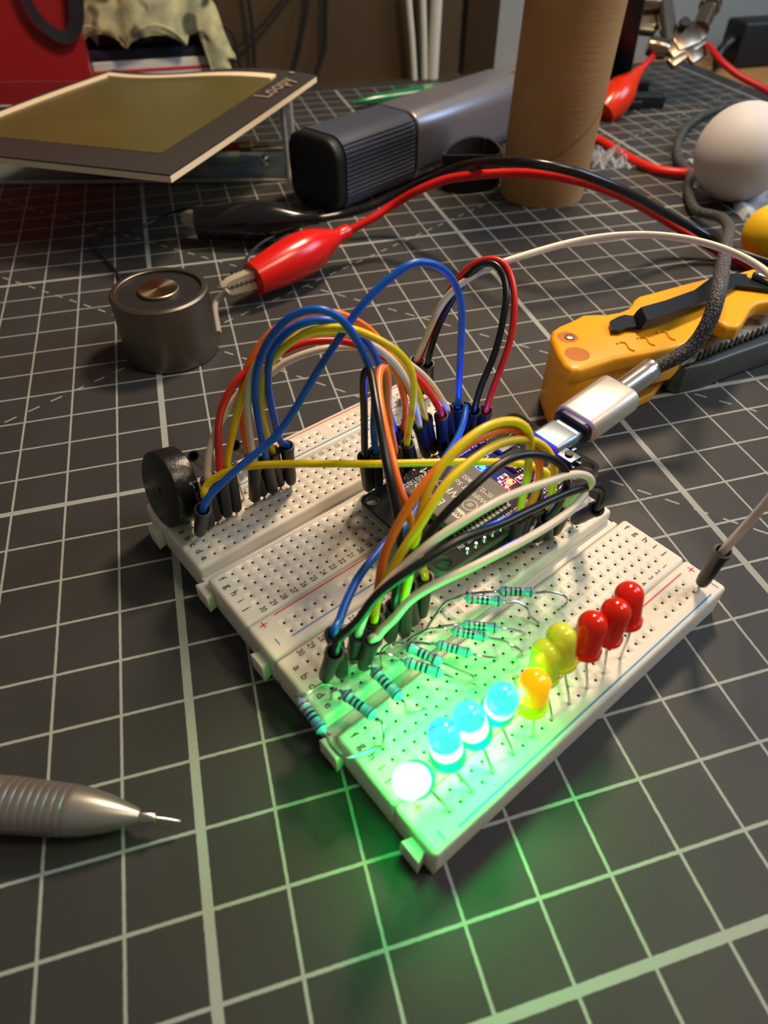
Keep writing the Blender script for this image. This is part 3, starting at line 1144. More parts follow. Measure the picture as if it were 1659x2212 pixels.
# --- wires between the controller and the front board
J('blue', 'blue jumper wire curving down behind the orange one to the front cluster', (739, 1459, 721, 1368), (1000, 945, 1006, 879),
  [(732, 1345), (738.5, 1325), (748, 1300), (764, 1266), (783, 1233), (814, 1198), (835, 1169), (862, 1150), (888, 1119), (908, 1082), (938, 1030), (967, 979), (992, 940), (1004, 900)], 'depth', 8)
J('orange', 'orange jumper wire hugging the underside of the upper yellow arch', (812, 1390, 812, 1316), (1124, 1165, 1140, 1104),
  [(816, 1285), (820, 1250), (828, 1205), (837, 1180), (862, 1130), (891, 1081), (920, 1041), (952, 1005), (985, 976.5), (1025, 951), (1068, 932), (1093.6, 926), (1120, 929), (1146, 948), (1160, 975), (1166, 1015), (1162, 1045), (1153, 1078)], 'depth', 14)
J('yellow', 'yellow jumper wire forming the upper of the two yellow arches over the controller', (874, 1369.5, 872.4, 1300), (1108, 1180, 1121, 1116),
  [(879, 1266), (889, 1223), (897, 1185), (903, 1140), (912, 1092), (926, 1052), (949, 1013), (981, 974), (1021, 940), (1057, 918.7), (1090, 909.7), (1119, 911), (1139, 928), (1147, 955), (1142, 985), (1141, 1020), (1134, 1052), (1126, 1092)], 'depth', 14)
J('yellow', 'yellow jumper wire forming the lower of the two yellow arches over the controller', (795, 1405, 808, 1338), (1180, 1160, 1186, 1100),
  [(813, 1302), (822, 1276), (837, 1248), (862, 1201), (884, 1168), (909, 1132), (934, 1089), (963, 1045), (996, 1013), (1032, 984), (1075, 958.5), (1119, 949.5), (1151, 950), (1180, 969), (1195, 997), (1197, 1030), (1190, 1074)], 'depth', 14)
J('black', 'black jumper wire arching just below the yellow arches', (842, 1381, 851, 1310), (1157, 1163, 1182, 1120),
  [(858, 1262), (869, 1222), (895, 1193), (924, 1157), (967, 1103), (1018, 1056), (1061, 1016), (1104, 989), (1148, 980), (1195, 991), (1220, 1013), (1226, 1035), (1218, 1065), (1206, 1094)], 'depth', 12)
J('white', 'white jumper wire lying between the two long black ones, lit green underneath', (761, 1425, 774.5, 1368), (1196, 1150, 1225, 1092),
  [(786, 1329), (812, 1285), (858.5, 1235), (913, 1186), (967, 1146.5), (1039, 1103), (1080, 1080), (1127, 1060), (1174, 1045), (1221, 1027.4), (1252, 1024), (1272, 1030), (1279, 1042), (1270, 1053), (1250, 1066)], 'depth', 12)
J('black', 'long black jumper wire running from the front cluster to the far right end', (702, 1464, 723, 1408), (1240, 1124, 1289, 1098),
  [(727, 1385), (748, 1364), (775, 1342), (804, 1295), (858.5, 1251), (913, 1215), (967, 1179), (1021, 1154), (1080, 1134), (1127, 1110), (1158, 1096), (1205, 1073), (1237, 1060), (1268, 1051), (1290, 1050), (1301, 1058), (1300, 1072)], 'depth', 12, r=0.85)
J('white', 'white jumper wire nearest the LEDs, glowing green along its lower edge', (785, 1440, 804, 1380), (1190, 1140, 1214, 1090),
  [(813, 1378), (827, 1358), (852, 1337), (877, 1302), (931, 1266), (1003, 1233), (1075, 1197), (1127, 1170), (1174, 1143), (1205, 1123), (1237, 1098), (1257, 1076), (1265, 1064), (1255, 1060), (1234, 1076)], 'depth', 10)

# the long white jumper that leaves the frame on the right and comes back to the rail
wb0, wt0 = pin_end(872, 850, 899, 778)
wb1, wt1 = pin_end(1514, 1262, 1562, 1190)
root = thing('jumper_wire', 'longest white jumper wire, arching off to the right and back to the right rail', 'jumper wire', wb0)
sleeve(root, wb0, wt0)
sleeve(root, wb1, wt1)
dw0 = depth(wt0) - 6
P = [wt0 - (wt0 - wb0).normalized() * 2, wt0]
for px, py, D in ((919, 733, dw0 - 3), (937, 685, dw0 - 7), (961, 645, dw0 - 10), (991, 615, dw0 - 12), (1027, 591, dw0 - 13), (1066, 573, dw0 - 13), (1112, 558, dw0 - 12), (1134, 551.6, dw0 - 11),
                  (1218, 525, dw0 - 8), (1302, 509.5, dw0 - 7), (1386, 504.5, dw0 - 8), (1470, 511, dw0 - 10), (1555, 531, dw0 - 14), (1622, 562, dw0 - 18), (1670, 594, dw0 - 22), (1740, 680, dw0 - 34), (1768, 800, dw0 - 44),
                  (1755, 930, dw0 - 50), (1705, 1025, dw0 - 52), (1662, 1080, depth(wt1) * .5 + (dw0 - 53) * .5), (1595, 1153, depth(wt1) - 1)):
    P.append(atd(px, py, D))
P += [wt1, wt1 - (wt1 - wb1).normalized() * 2]
mb = MB()
mb.tube(smooth_line(spline(P, 7), 40), 0.85, 16)
mb.build('insulation', M['w_white'], root)

# =================================================================== RESISTORS
res_blue = pmat('blue_resistor_lacquer', (112, 166, 200), 0.25, coat=0.6)
band_br = pmat('brown_band', (128, 40, 34), 0.3)
band_bk = pmat('black_band', (22, 22, 24), 0.3)
RPROF = [(-4.5, .3, 0), (-4.1, .42, 0), (-3.7, .95, 0), (-3.3, 1.16, 0), (-2.85, 1.2, 0), (-2.84, 1.21, 1), (-2.4, 1.2, 1), (-2.35, 1.16, 0), (-2.0, 1.04, 0), (-1.6, 1.0, 0),
         (-1.59, 1.02, 1), (-1.15, 1.02, 1), (-1.14, 1.0, 0), (-.6, 1.0, 0), (-.59, 1.02, 2), (-.1, 1.02, 2), (-.09, 1.0, 0), (.45, 1.0, 0), (.46, 1.02, 2), (.95, 1.02, 2), (.96, 1.0, 0),
         (1.7, 1.0, 0), (2.1, 1.06, 0), (2.4, 1.18, 0), (2.9, 1.21, 0), (2.91, 1.22, 2), (3.2, 1.2, 2), (3.21, 1.18, 0), (3.5, 1.0, 0), (3.9, .42, 0), (4.3, .3, 0)]


def resistor(label, za, zb, bs, be, leadA, leadB, flip=False):
    """body between two pixels (start, end) at heights za, zb; leads as pixel routes with heights"""
    A, B = atz(*bs, za), atz(*be, zb)
    ax = (B - A).normalized()
    c = (A + B) / 2
    sc = max(.85, min(1.15, (B - A).length / 8.2))
    if flip:
        ax = -ax
    root = thing('resistor', label, 'resistor', c, 'blue banded resistors on the front breadboard')
    mb = MB()
    mb.lathe([(t * sc, r * sc) for t, r, m in RPROF], c, ax, 22, 0, mis=[RPROF[i + 1][2] for i in range(len(RPROF) - 1)])
    mb.build('banded_body', [res_blue, band_br, band_bk], root)
    ax = (B - A).normalized()
    for pts, end, sgn in ((leadA, A, -1), (leadB, B, 1)):
        P = [c + ax * (sgn * 3.9 * sc), c + ax * (sgn * 5.0 * sc)] + [atz(*q) for q in pts]
        l = MB()
        l.tube(spline(P, 6), .27, 8)
        l.build('lead', M['tin'], root)
    return root


h = H
resistor('resistor hanging over the left edge of the board', h + 2.5, h + 2.5, (648, 1512), (701, 1584),
         [(640, 1502, h + 3), (666, 1497, h + 3), (693, 1479, h + 2), (719, 1480, h + 1), (722, 1490, h - 1)], [(716, 1612, h + 2.5), (743, 1636, h + 3), (782, 1628, h + 2), (824, 1612, h + .5), (829, 1614, h - 1)])
resistor('resistor second from the left edge, tilted like the one beside it', h + 3.5, h + 3.5, (740, 1496), (811, 1550),
         [(730, 1489, h + 4), (717, 1494, h + 3.5), (716, 1505, h + 1.5), (718, 1512, h - 1)], [(826, 1562, h + 4), (829, 1588, h + 3), (827, 1610, h + 1), (828, 1616, h - 1)])
resistor('resistor standing below the jumper cluster, third from the left', h + 4, h + 4, (805, 1446), (867, 1511),
         [(799, 1439, h + 4.5), (779, 1427, h + 5), (756, 1429, h + 4), (756, 1440, h - 1)], [(878, 1538, h + 1.5), (895, 1536, h + 1), (917, 1530, h + .5), (921, 1534, h - 1)])
resistor('lower resistor of the touching pair, end toward the LEDs', h + 4, h + 4, (873, 1428), (957, 1456),
         [(859, 1421, h + 5), (832, 1412, h + 6), (806, 1416, h + 5), (796, 1436, h + 2), (800, 1450, h - 1)], [(991, 1469, h + 3.5), (1027, 1480, h + 2), (1029, 1484, h - 1)])
resistor('upper resistor of the touching pair, banded the other way round', h + 5, h + 5, (876, 1394), (953, 1431),
         [(868, 1392, h + 6), (845, 1389, h + 6.5), (825, 1406, h + 5), (824, 1436, h + 1), (826, 1442, h - 1)], [(988, 1446, h + 4), (1024, 1462, h + 2), (1026, 1466, h - 1)], True)
resistor('resistor alone in the middle of the row, its lead pointing at the blue-white LED', h + 4, h + 4, (942, 1391), (1020, 1413),
         [(935, 1392, h + 5), (908, 1389, h + 5), (885, 1392, h + 4), (872, 1402, h - 1)], [(1047, 1419, h + 3.5), (1070, 1421, h + 2), (1076, 1424, h - 1)])
resistor('lower resistor of the second pair, its lead curling at the right', h + 4.5, h + 4.5, (977, 1363), (1053, 1378),
         [(965, 1359, h + 5), (931, 1359, h + 5), (898, 1373, h + 3.5), (875, 1389, h + 1), (870, 1394, h - 1)], [(1081, 1383, h + 4.5), (1110, 1396, h + 4), (1127, 1409, h + 2.5), (1120, 1419, h + .3), (1119, 1421, h - 1)])
resistor('upper resistor of the second pair, partly behind its neighbour', h + 5, h + 5, (1000, 1349), (1076, 1357),
         [(990, 1349, h + 5.5), (958, 1353, h + 5.5), (918, 1366, h + 3), (893, 1382, h + 1), (888, 1386, h - 1)], [(1104, 1359, h + 4), (1130, 1366, h + 2), (1134, 1370, h - 1)])
resistor('resistor with its back lead sweeping down to the left, below the farthest one', h + 5, h + 5, (1005, 1292), (1086, 1300),
         [(998, 1291, h + 5.5), (965, 1300, h + 5), (945, 1323, h + 3), (918, 1363, h + .5), (916, 1366, h - 1)], [(1116, 1300, h + 4.5), (1139, 1315, h + 3), (1146, 1332, h + 1), (1162, 1345, h + .3), (1164, 1347, h - 1)])
resistor('resistor farthest from the lit LEDs, its end lead hooked back', h + 5, h + 5, (1077, 1277), (1155, 1280),
         [(1070, 1278, h + 5.5), (1037, 1280, h + 5), (998, 1287, h + 4), (965, 1302, h + 2), (950, 1320, h - 1)], [(1183, 1278, h + 5), (1215, 1285, h + 4), (1226, 1297, h + 2.5), (1216, 1312, h + 1), (1196, 1322, h - 1)])

# =================================================================== LEDS
LR = 2.6


def led(label, col, basepx, domepx, zb, hole, lit=None, group=None, zones=(1.5, 4.0)):
    base = atz(basepx[0], basepx[1], H + zb)
    dome = tip_from(base, domepx[0], domepx[1], 6.4)
    ax = (dome - base).normalized()
    root = thing('led', label, 'LED', base, group)
    mb = MB()
    prof = [(0, 0.1), (0, 2.85), (.1, 2.95), (.9, 2.95), (1.0, 2.85), (1.02, LR)] + [(1.2 + .4 * k, LR) for k in range(13)] + [(6.4, LR)]
    for k in range(1, 10):
        a = k / 9 * PI / 2
        prof.append((6.4 + LR * math.sin(a), LR * math.cos(a)))
    mb.lathe(prof, base, ax, 32, 0, mis=[0 if p_[0] < zones[0] else (1 if p_[0] < zones[1] else 2) for p_ in prof[:-1]])
    ln = mb.build('lens', LENS[col], root)
    cp_ = MB()
    sd = Vector((0, 1, 0))
    sd = (sd - ax * sd.dot(ax)).normalized()
    # the metal posts and cup inside
    cp_.tube([base + sd * .9, base + sd * .9 + ax * 4.0], .35, 6)
    cp_.lathe([(0, .4), (.6, .9), (1.1, 1.1)], base + sd * .7 + ax * 3.2, ax, 12)
    cp_.tube([base - sd * 1.0, base - sd * 1.0 + ax * 4.4], .3, 6)
    if not lit:
        cp_.build('inner_posts', M['tin'], ln)
    hx = Vector((hole, 0, 0))
    railp = Vector((hole, -84.03, H - 1))
    rowp = Vector((hole + 1.1, -73.9, H - 1))
    for q, s_, end in ((0, -1, railp), (1, 1, rowp)):
        l = MB()
        st = base + sd * (s_ * 1.0) + ax * .5
        mid = base + sd * (s_ * 1.05) - ax * 2.2
        near = Vector((end.x, end.y, H + 1.2)) * .85 + Vector((mid.x, mid.y, H + 1.2)) * .15
        l.tube(spline([st, mid, near, end], 6), .27, 6)
        l.build('lead', M['tin'], root)
    if lit:
        ld = bpy.data.lights.new('led_light', 'POINT')
        ld.energy = lit[1]
        ld.color = lit[0]
        ld.shadow_soft_size = 0.0022
        lo = bpy.data.objects.new('led_light', ld)
        COL.objects.link(lo)
        lo.location = (base + ax * 4.6) * S
    return root


LBASE = lens_mat('green_epoxy_collar', (10, 200, 90), (0.0, 0.55, 0.14), 0.5, 0.5, (.2, 1, .4))
LWHITE = lens_mat('white_hot_epoxy', (200, 255, 240), (0.95, 1.0, 0.95), 1.6, 0.3, (.5, 1, .6))
LCYAN = lens_mat('pale_blue_epoxy', (4, 8, 40), (0.09, 0.48, 1.0), 0.95, 0.08, (.3, 1, .6))
ABASE = lens_mat('amber_epoxy_collar', (170, 200, 10), (0.45, 0.65, 0.0), 0.5, 0.3)
AGLOW = lens_mat('amber_glowing_epoxy', (250, 170, 10), (1.0, 0.42, 0.0), 0.75, 0.1)
ORED = lens_mat('red_led_epoxy', (252, 44, 8), see=0.25)
LENS = {
    'red': [ORED] * 3,
    'yellow': [lens_mat('yellow_led_epoxy', (244, 255, 74), see=0.25)] * 3,
    'amber_lit': [ABASE, AGLOW, AGLOW],
    'green_lit': [LBASE, LWHITE, LCYAN],
}
GREEN = (0.0, 1.0, 0.30)
kx = [72.65 - PITCH * k for k in range(30)]
led('red LED at the far end of the row, nearest the printed number 5', 'red', (1351, 1343), (1359, 1286), 11, kx[10])
led('red LED in the middle of the three red ones', 'red', (1308, 1376), (1330, 1322), 11, kx[12])
led('red LED nearest the yellow-green ones, tinged orange at its base', 'red', (1262, 1406), (1280, 1350), 10.5, kx[14])
led('unlit yellow LED beside the red ones, its whole body showing', 'yellow', (1210, 1430), (1212, 1377), 10.5, kx[16])
led('unlit yellow LED half hidden behind the glowing amber one', 'yellow', (1172, 1461), (1179, 1411), 8.5, kx[18])
led('LED glowing amber between the yellow and the lit green ones', 'amber_lit', (1146, 1521), (1155, 1477), 10.5, kx[20], ((1, .7, .1), 0.0005), zones=(3.2, 5))
led('lit LED beside the amber one, pale blue on top with a green base', 'green_lit', (1073, 1535), (1087, 1507), 9, kx[22], (GREEN, 0.052), zones=(2.6, 4.6))
led('lit LED third from the near end, white across its lower half', 'green_lit', (1026, 1585), (1013, 1549), 9, kx[24], (GREEN, 0.046), zones=(2.2, 6.2))
led('lit LED second from the near end, standing tall with a white band', 'green_lit', (968, 1635), (959, 1586), 9, kx[26], (GREEN, 0.034), zones=(2.4, 4.6))
led('brightest LED at the near end, a plain white disc pointing at the viewer', 'green_lit', (900, 1684), (885, 1688), 9, kx[28], (GREEN, 0.03), zones=(2.0, 30))

# =================================================================== BUZZER
bn = Vector((-0.971, -0.028, 0.232)).normalized()
bc = atz(344.8, 1059, H + 8.7)
bz = thing('buzzer', 'round black buzzer disc standing upright at the left end of the board', 'buzzer', (bc.x, bc.y, H))
mb = MB()
mb.lathe([(0, .1), (0, 8.6), (.3, 8.85), (5.1, 8.85), (5.4, 8.75), (5.5, 8.5), (5.5, .1)], bc - bn * 5.5, bn, 56)
mb.build('disc_body', pmat('buzzer_plastic', (24, 26, 28), .3, bump=(900, .5, .0002)), bz)
mb = MB()
mb.lathe([(0, .7), (.06, .7)], bc + bn * .0, bn, 20)
mb.build('sound_hole', pmat('dark_hole', (5, 5, 6), .8), bz)
for s_ in (1, -1):
    l = MB()
    p0 = bc - bn * 4.9 + Vector((0, s_ * 2.5, -2))
    l.tube(spline([p0, p0 - bn * 1.4, p0 - bn * 2.0 + Vector((0, 0, -3)), Vector((p0.x + 2.2, p0.y, H - 1))], 6), .32, 8)
    l.build('leg', M['tin'], bz)

# bare metal contact strips standing in the left cluster
for lab, p0, p1, w_ in (('shiny bare contact strip next to the buzzer', (436, 1098), (421, 1040), 1.0),
                        ('bent bare contact tab between the red and yellow wires', (470, 1062), (461, 1020), .9),
                        ('bare contact tab behind the dull yellow wire', (516, 1046), (509, 997), 1.0)):
    a = atz(*p0, H + 5)
    b2 = tip_from(a, p1[0], p1[1], 9)
    d = (b2 - a).normalized()
    sd = d.cross(Vector(ray(*p0)).normalized()).normalized()
    mb = MB()
    t_ = d.cross(sd)
    mb.box((a + b2) / 2, (w_, .3, (b2 - a).length), 0, (sd, t_, d), .05)
    mb.box((a + b2) / 2 + t_ * .5 + sd * .5, (.25, .9, (b2 - a).length * .8), 0, (sd, t_, d), .05)
    mb.tube([a, Vector((a.x + .5, a.y - .3, H - 1))], .3, 6)
    tag(mb.build('contact_strip', M['tin']), lab, 'contact strip')
# loose empty sleeves lying in the cluster
for lab, p0, p1 in (('black jumper sleeve leaning outward behind the white wire', (447, 1012), (418, 985)),
                    ('black jumper sleeve lying against the orange wire', (545, 985), (508, 962))):
    a = atz(*p0, H + 3)
    b2 = tip_from(a, p1[0], p1[1], 9)
    mb = MB()
    dd_ = (b2 - a).normalized()
    mb.lathe([(0, .4), (.4, 1.1), (8, 1.3), (9, 1.4), (9.05, 1.0), (7, .9), (6.9, .1)], a, dd_, 18)
    mb.tube([a + dd_ * .5, Vector((a.x, a.y, H - 1))], .3, 6)
    tag(mb.build('jumper_sleeve', M['sleeve']), lab, 'jumper sleeve')

# =================================================================== STEEL ELECTROMAGNET
em_c = Vector((37.4, 85.8, 0))
EMR, EMH = 15.1, 21.5
em = thing('electromagnet', 'cylindrical brushed steel electromagnet with a black face and round core', 'electromagnet', em_c)
mb = MB()
mb.lathe([(0, .1), (0, EMR - .5), (.5, EMR), (EMH - .6, EMR), (EMH, EMR - .6), (EMH, EMR - 1.9), (EMH - .2, EMR - 2.1), (EMH - 1.4, EMR - 2.1), (EMH - 1.5, EMR - 2.2)], em_c, (0, 0, 1), 72, caps=(True, False))
mb.build('steel_cup', M['steel'], em)
mb = MB()
mb.lathe([(0, EMR - 2.05), (.01, 6.2)], em_c + Vector((0, 0, EMH - 1.0)), (0, 0, 1), 72, caps=(False, False))
mb.build('potting_face', pmat('black_resin', (38, 36, 36), .45, bump=(300, .4, .0003)), em)
mb = MB()
mb.lathe([(0, 6.3), (1.1, 6.3), (1.4, 6.0), (1.4, .05)], em_c + Vector((0, 0, EMH - 1.2)), (0, 0, 1), 48)
core = pmat('turned_steel', (190, 172, 140), .3, metal=1)
core.node_tree.nodes['Principled BSDF'].inputs['Anisotropic'].default_value = .8
tg = core.node_tree.nodes.new('ShaderNodeTangent')
tg.direction_type = 'RADIAL'
core.node_tree.links.new(tg.outputs[0], core.node_tree.nodes['Principled BSDF'].inputs['Tangent'])
mb.build('core', core, em)
# its two leads
mb = MB()
mb.tube(spline([em_c + Vector((13.6, -7.2, 4)), atz(466, 655, 6), atz(478, 640, 8), atz(492, 628, 10)]), 1.1, 10)
mb.tube(spline([atz(470, 620, 9), atz(480, 622, 10.5), atz(492, 618, 11)]), .35, 6)
mb.build('red_side_lead', pmat('grey_heatshrink', (150, 140, 128), .5), em)
mb = MB()
mb.tube(spline([em_c + Vector((-4, 15, 3)), atz(250, 585, 1), atz(228, 560, 1), atz(203, 525, 1), atz(212, 507, 1.5), atz(250, 502, 2), atz(300, 492, 2.5), atz(350, 468, 4), atz(395, 452, 9), atz(430, 450, 10)]), .55, 8)
mb.build('black_side_lead', pmat('thin_black_lead', (40, 40, 42), .35), em)
mb = MB()
mb.tube(spline([atz(500, 590, 5), atz(530, 560, 5), atz(565, 525, 5), atz(600, 507, 5), atz(650, 500, 4)]), .55, 8)
tag(mb.build('thin_lead', pmat('thin_black_lead_b', (44, 46, 52), .35)), 'thin dark lead curving from the red clip to under the black clip', 'lead')


# =================================================================== ALLIGATOR CLIPS
def boot(mb, A, B, prof, n=24, flat=1.0, upn=Vector((0, 0, 1))):
    ax = (B - A).normalized()
    L = (B - A).length
    u = upn - ax * upn.dot(ax)
    u.normalize()
    v = ax.cross(u)
    rr = []
    for t, ru, rv in prof:
        rr.append([A + ax * (t * L) + u * (ru * math.cos(2 * PI * k / n)) + v * (rv * math.sin(2 * PI * k / n)) for k in range(n)])
    mb.rings(rr, 0, (True, True))


def jaws(mb, A, B, gap, w_, upn):
    """two toothed jaws reaching from A to tip B"""
    ax = (B - A).normalized()
    L = (B - A).length
    u = upn - ax * upn.dot(ax)
    u.normalize()
    v = ax.cross(u)
    for s_ in (1, -1):
        n = 7
        poly = [(0, s_ * 3.6), (L * .8, s_ * 2.6), (L, s_ * 1.2)]
        for k in range(n):
            t = L - (k + .5) * L / n * .85
            poly += [(t + .35, s_ * .25), (t - .3, s_ * 1.1)]
        poly += [(0, s_ * 1.2)]
        mb.prism(poly, -w_ / 2, w_ / 2, 0, xf=lambda x, y, z: A + ax * x + u * y + v * z)


redb = pmat('red_vinyl_boot', (214, 22, 14), .22, spec=.6, sss=.1, sscale=.001)
blkb = pmat('black_vinyl_boot', (20, 19, 20), .16, spec=.7)
rA, rB = atz(548, 603, 9.5), atz(750, 500, 13)
rc = thing('alligator_clip_lead', 'red alligator clip lead gripping the electromagnet wire', 'alligator clip', (rA.x, rA.y, 0))
mb = MB()
boot(mb, rA, rB, [(0, 4.6, 4.6), (0, 5.8, 5.8), (.12, 6.6, 6.6), (.3, 7.7, 7.6), (.48, 8.0, 8.0), (.62, 7.4, 7.0), (.75, 5.4, 5.0), (.85, 3.4, 3.4), (.9, 2.8, 2.8), (.93, 3.0, 3.0), (1.0, 2.8, 2.8), (1.0, .8, .8)], 28)
mb.build('boot', redb, rc)
mb = MB()
jaws(mb, rA + (rB - rA).normalized() * 3, atz(480, 624, 9), 1, 3.4, Vector((0, 0, 1)))
mb.build('jaws', M['nickel'], rc)
mb = MB()
rp_ = [rB - (rB - rA).normalized() * 2, rB]
for px, py, z in ((800, 474, 16), (850, 442, 20), (905, 411, 26), (960, 389, 30), (1030, 378, 33), (1100, 374, 34.5), (1170, 377, 36), (1250, 391, 36), (1330, 419, 30), (1400, 455, 21), (1450, 485, 13), (1510, 520, 7), (1560, 548, 3), (1640, 584, 2.2), (1720, 620, 2.2)):
    rp_.append(atz(px, py, z))
mb.tube(spline(rp_, 8), 1.6, 12)
mb.build('cord', pmat('red_test_lead', (206, 24, 20), .3), rc)

kA, kB = atz(426, 482, 8.5), atz(690, 472, 10)
kc = thing('alligator_clip_lead', 'black alligator clip lead lying behind the red one', 'alligator clip', (kA.x, kA.y, 0))
mb = MB()
boot(mb, kA, kB, [(0, 5.2, 5.0), (0, 6.4, 6.0), (.15, 6.6, 6.4), (.35, 7.4, 7.2), (.52, 7.8, 7.6), (.66, 6.8, 6.6), (.8, 4.0, 4.2), (.9, 2.6, 2.6), (1.0, 2.2, 2.3), (1.0, .8, .8)], 28)
mb.build('boot', blkb, kc)
mb = MB()
jaws(mb, kA + (kB - kA).normalized() * 3, atz(396, 466, 8.5), 1, 3.6, Vector((0, 0, 1)))
mb.build('jaws', M['nickel'], kc)
mb = MB()
kp_ = [kB - (kB - kA).normalized() * 2, kB]
for px, py, z in ((740, 463, 10), (790, 450, 12), (840, 428, 15), (890, 404, 20), (940, 382, 27), (1000, 359, 33.5), (1070, 350, 40), (1150, 353, 43.5), (1230, 368, 42), (1310, 396, 36.5), (1380, 428, 29), (1440, 462, 20.5), (1500, 495, 13), (1560, 530, 7.5), (1640, 560, 6), (1720, 582, 6)):
    kp_.append(atz(px, py, z))
mb.tube(spline(kp_, 8), 1.65, 12)
mb.build('cord', pmat('black_test_lead', (26, 24, 24), .25, spec=.6), kc)

# =================================================================== CARDBOARD TUBE
tb0 = atz(1196, 440, 0) + Vector((0, 0, 1.0)) + Vector((GV.x * 14, GV.y * 14, 0))
TR = 19.6
tp = thing('cardboard_tube', 'tall plain brown cardboard tube standing on the mat', 'cardboard tube', tb0)
card = pmat('brown_cardboard', (198, 154, 102), .85, var=(35, (180, 136, 86)), bump=(900, .3, .0003))
nt = card.node_tree
tc = nt.nodes.new('ShaderNodeTexCoord')
mp = nt.nodes.new('ShaderNodeMapping')
mp.inputs['Scale'].default_value = (6, 6, 130)
nt.links.new(tc.outputs['Object'], mp.inputs[0])
nz = nt.nodes.new('ShaderNodeTexNoise')
nz.inputs['Scale'].default_value = 6
nt.links.new(mp.outputs[0], nz.inputs['Vector'])
bs_ = nt.nodes['Principled BSDF']
bp = nt.nodes.new('ShaderNodeBump')
bp.inputs['Strength'].default_value = .25
bp.inputs['Distance'].default_value = .0006
nt.links.new(nz.outputs['Fac'], bp.inputs['Height'])
old = bs_.inputs['Normal'].links[0].from_socket
nt.links.new(old, bp.inputs['Normal'])
nt.links.new(bp.outputs['Normal'], bs_.inputs['Normal'])
lean = (tip_from(tb0, 1240, 20, 72) - tb0).normalized()
mb = MB()
mb.lathe([(0, TR - .9), (0, TR - .1), (.3, TR), (150, TR), (150, TR - .9), (0.2, TR - .9)], tb0, lean, 64, caps=(False, False))
tubeo = mb.build('tube_wall', card, tp)
# the spiral seam
mb = MB()
u_ = lean.orthogonal().normalized()
v_ = lean.cross(u_)
vd = Vector(ray(1180, 300))
a0_ = math.atan2(-vd.dot(v_), -vd.dot(u_))
pts_ = []
for k in range(30, 60):
    a = a0_ - 1.6 + k / 59 * 3.2
    z = 0 + 44 * (k / 59)
    pts_.append(tb0 + lean * z + (u_ * math.cos(a) + v_ * math.sin(a)) * (TR + .02))
mb.tube(pts_, .28, 5)
mb.build('spiral_seam', pmat('dark_seam_line', (120, 88, 52), .9), tp)  # seam drawn as a line of darker brown

# =================================================================== CORDLESS SCREWDRIVER BODY
s0 = atz(688, 455, 0)
s1 = atz(1075, 296, 0)
sa = (s1 - s0)
sa.z = 0
sa.normalize()
ss = Vector((sa.y, -sa.x, 0))
sd_root = thing('electric_tool', 'dark grey electric tool lying on the mat with a ribbed black end', 'power tool', s0)
HW, HT = 15.5, 15.5


def tool_sec(mb, t0, t1, hw, ht, r_, mi=0, bev=1.0, zc=None):
    zc = zc if zc is not None else HT
    mb.prism([(p[0], p[1]) for p in rrect(-hw, hw, -ht, ht, r_, 8)], t0, t1, mi,
             xf=lambda x, y, z: s0 + sa * z + ss * (x - HW * .15) + Vector((0, 0, zc + y)), bev=bev)


mb = MB()
tool_sec(mb, 0, 6, HW - .1, HT - .1, 8.5, 0, 1.6)
mb.build('end_cap', pmat('matt_black_cap', (22, 24, 28), .5), sd_root)
# ribbed sleeve
mb = MB()
n_ = 96
rr = []
for t_, grow in ((6.05, .2), (6.6, 1), (50, 1), (52, .2)):
    q = []
    base = rrect(-HW, HW, -HT, HT, 8.5, 30)
    m_ = len(base)
    for i, (x, y) in enumerate(base):
        q.append((x, y))
    # resample evenly round the outline
    L_ = [0]
    for i in range(m_):
        L_.append(L_[-1] + math.dist(q[i], q[(i + 1) % m_]))
    tot = L_[-1]
    ring = []
    N_ = 480
    for s_ in range(N_):
        d_ = tot * s_ / N_
        i = max(j for j in range(m_) if L_[j] <= d_)
        f_ = (d_ - L_[i]) / max(1e-6, L_[i + 1] - L_[i])
        x = q[i][0] + (q[(i + 1) % m_][0] - q[i][0]) * f_
        y = q[i][1] + (q[(i + 1) % m_][1] - q[i][1]) * f_
        ln_ = math.hypot(x, y)
        onside = 1.0 if abs(y) < 12.5 else 0.0
        dep = (0.9 if (s_ % 8) in (0, 1, 2, 3) else 0.0) * onside * grow
        x *= (1 - dep / ln_)
        y *= (1 - dep / ln_)
        ring.append(s0 + sa * t_ + ss * (x - HW * .15) + Vector((0, 0, HT + y)))
    rr.append(ring)
mb.rings(rr, 0, (True, True), False)
mb.build('ribbed_grip', pmat('blue_grey_plastic', (66, 73, 88), .4), sd_root)
mb = MB()
tool_sec(mb, 52, 54.5, HW - .6, HT - .6, 8.5, 0, .3)
mb.build('joint_ring', M['black'], sd_root)
mb = MB()
tool_sec(mb, 54.5, 145, HW + .1, HT + .1, 8.5, 0, 1.0)
mb.build('metal_body', pmat('anodised_grey_body', (150, 146, 154), .34, metal=.7), sd_root)

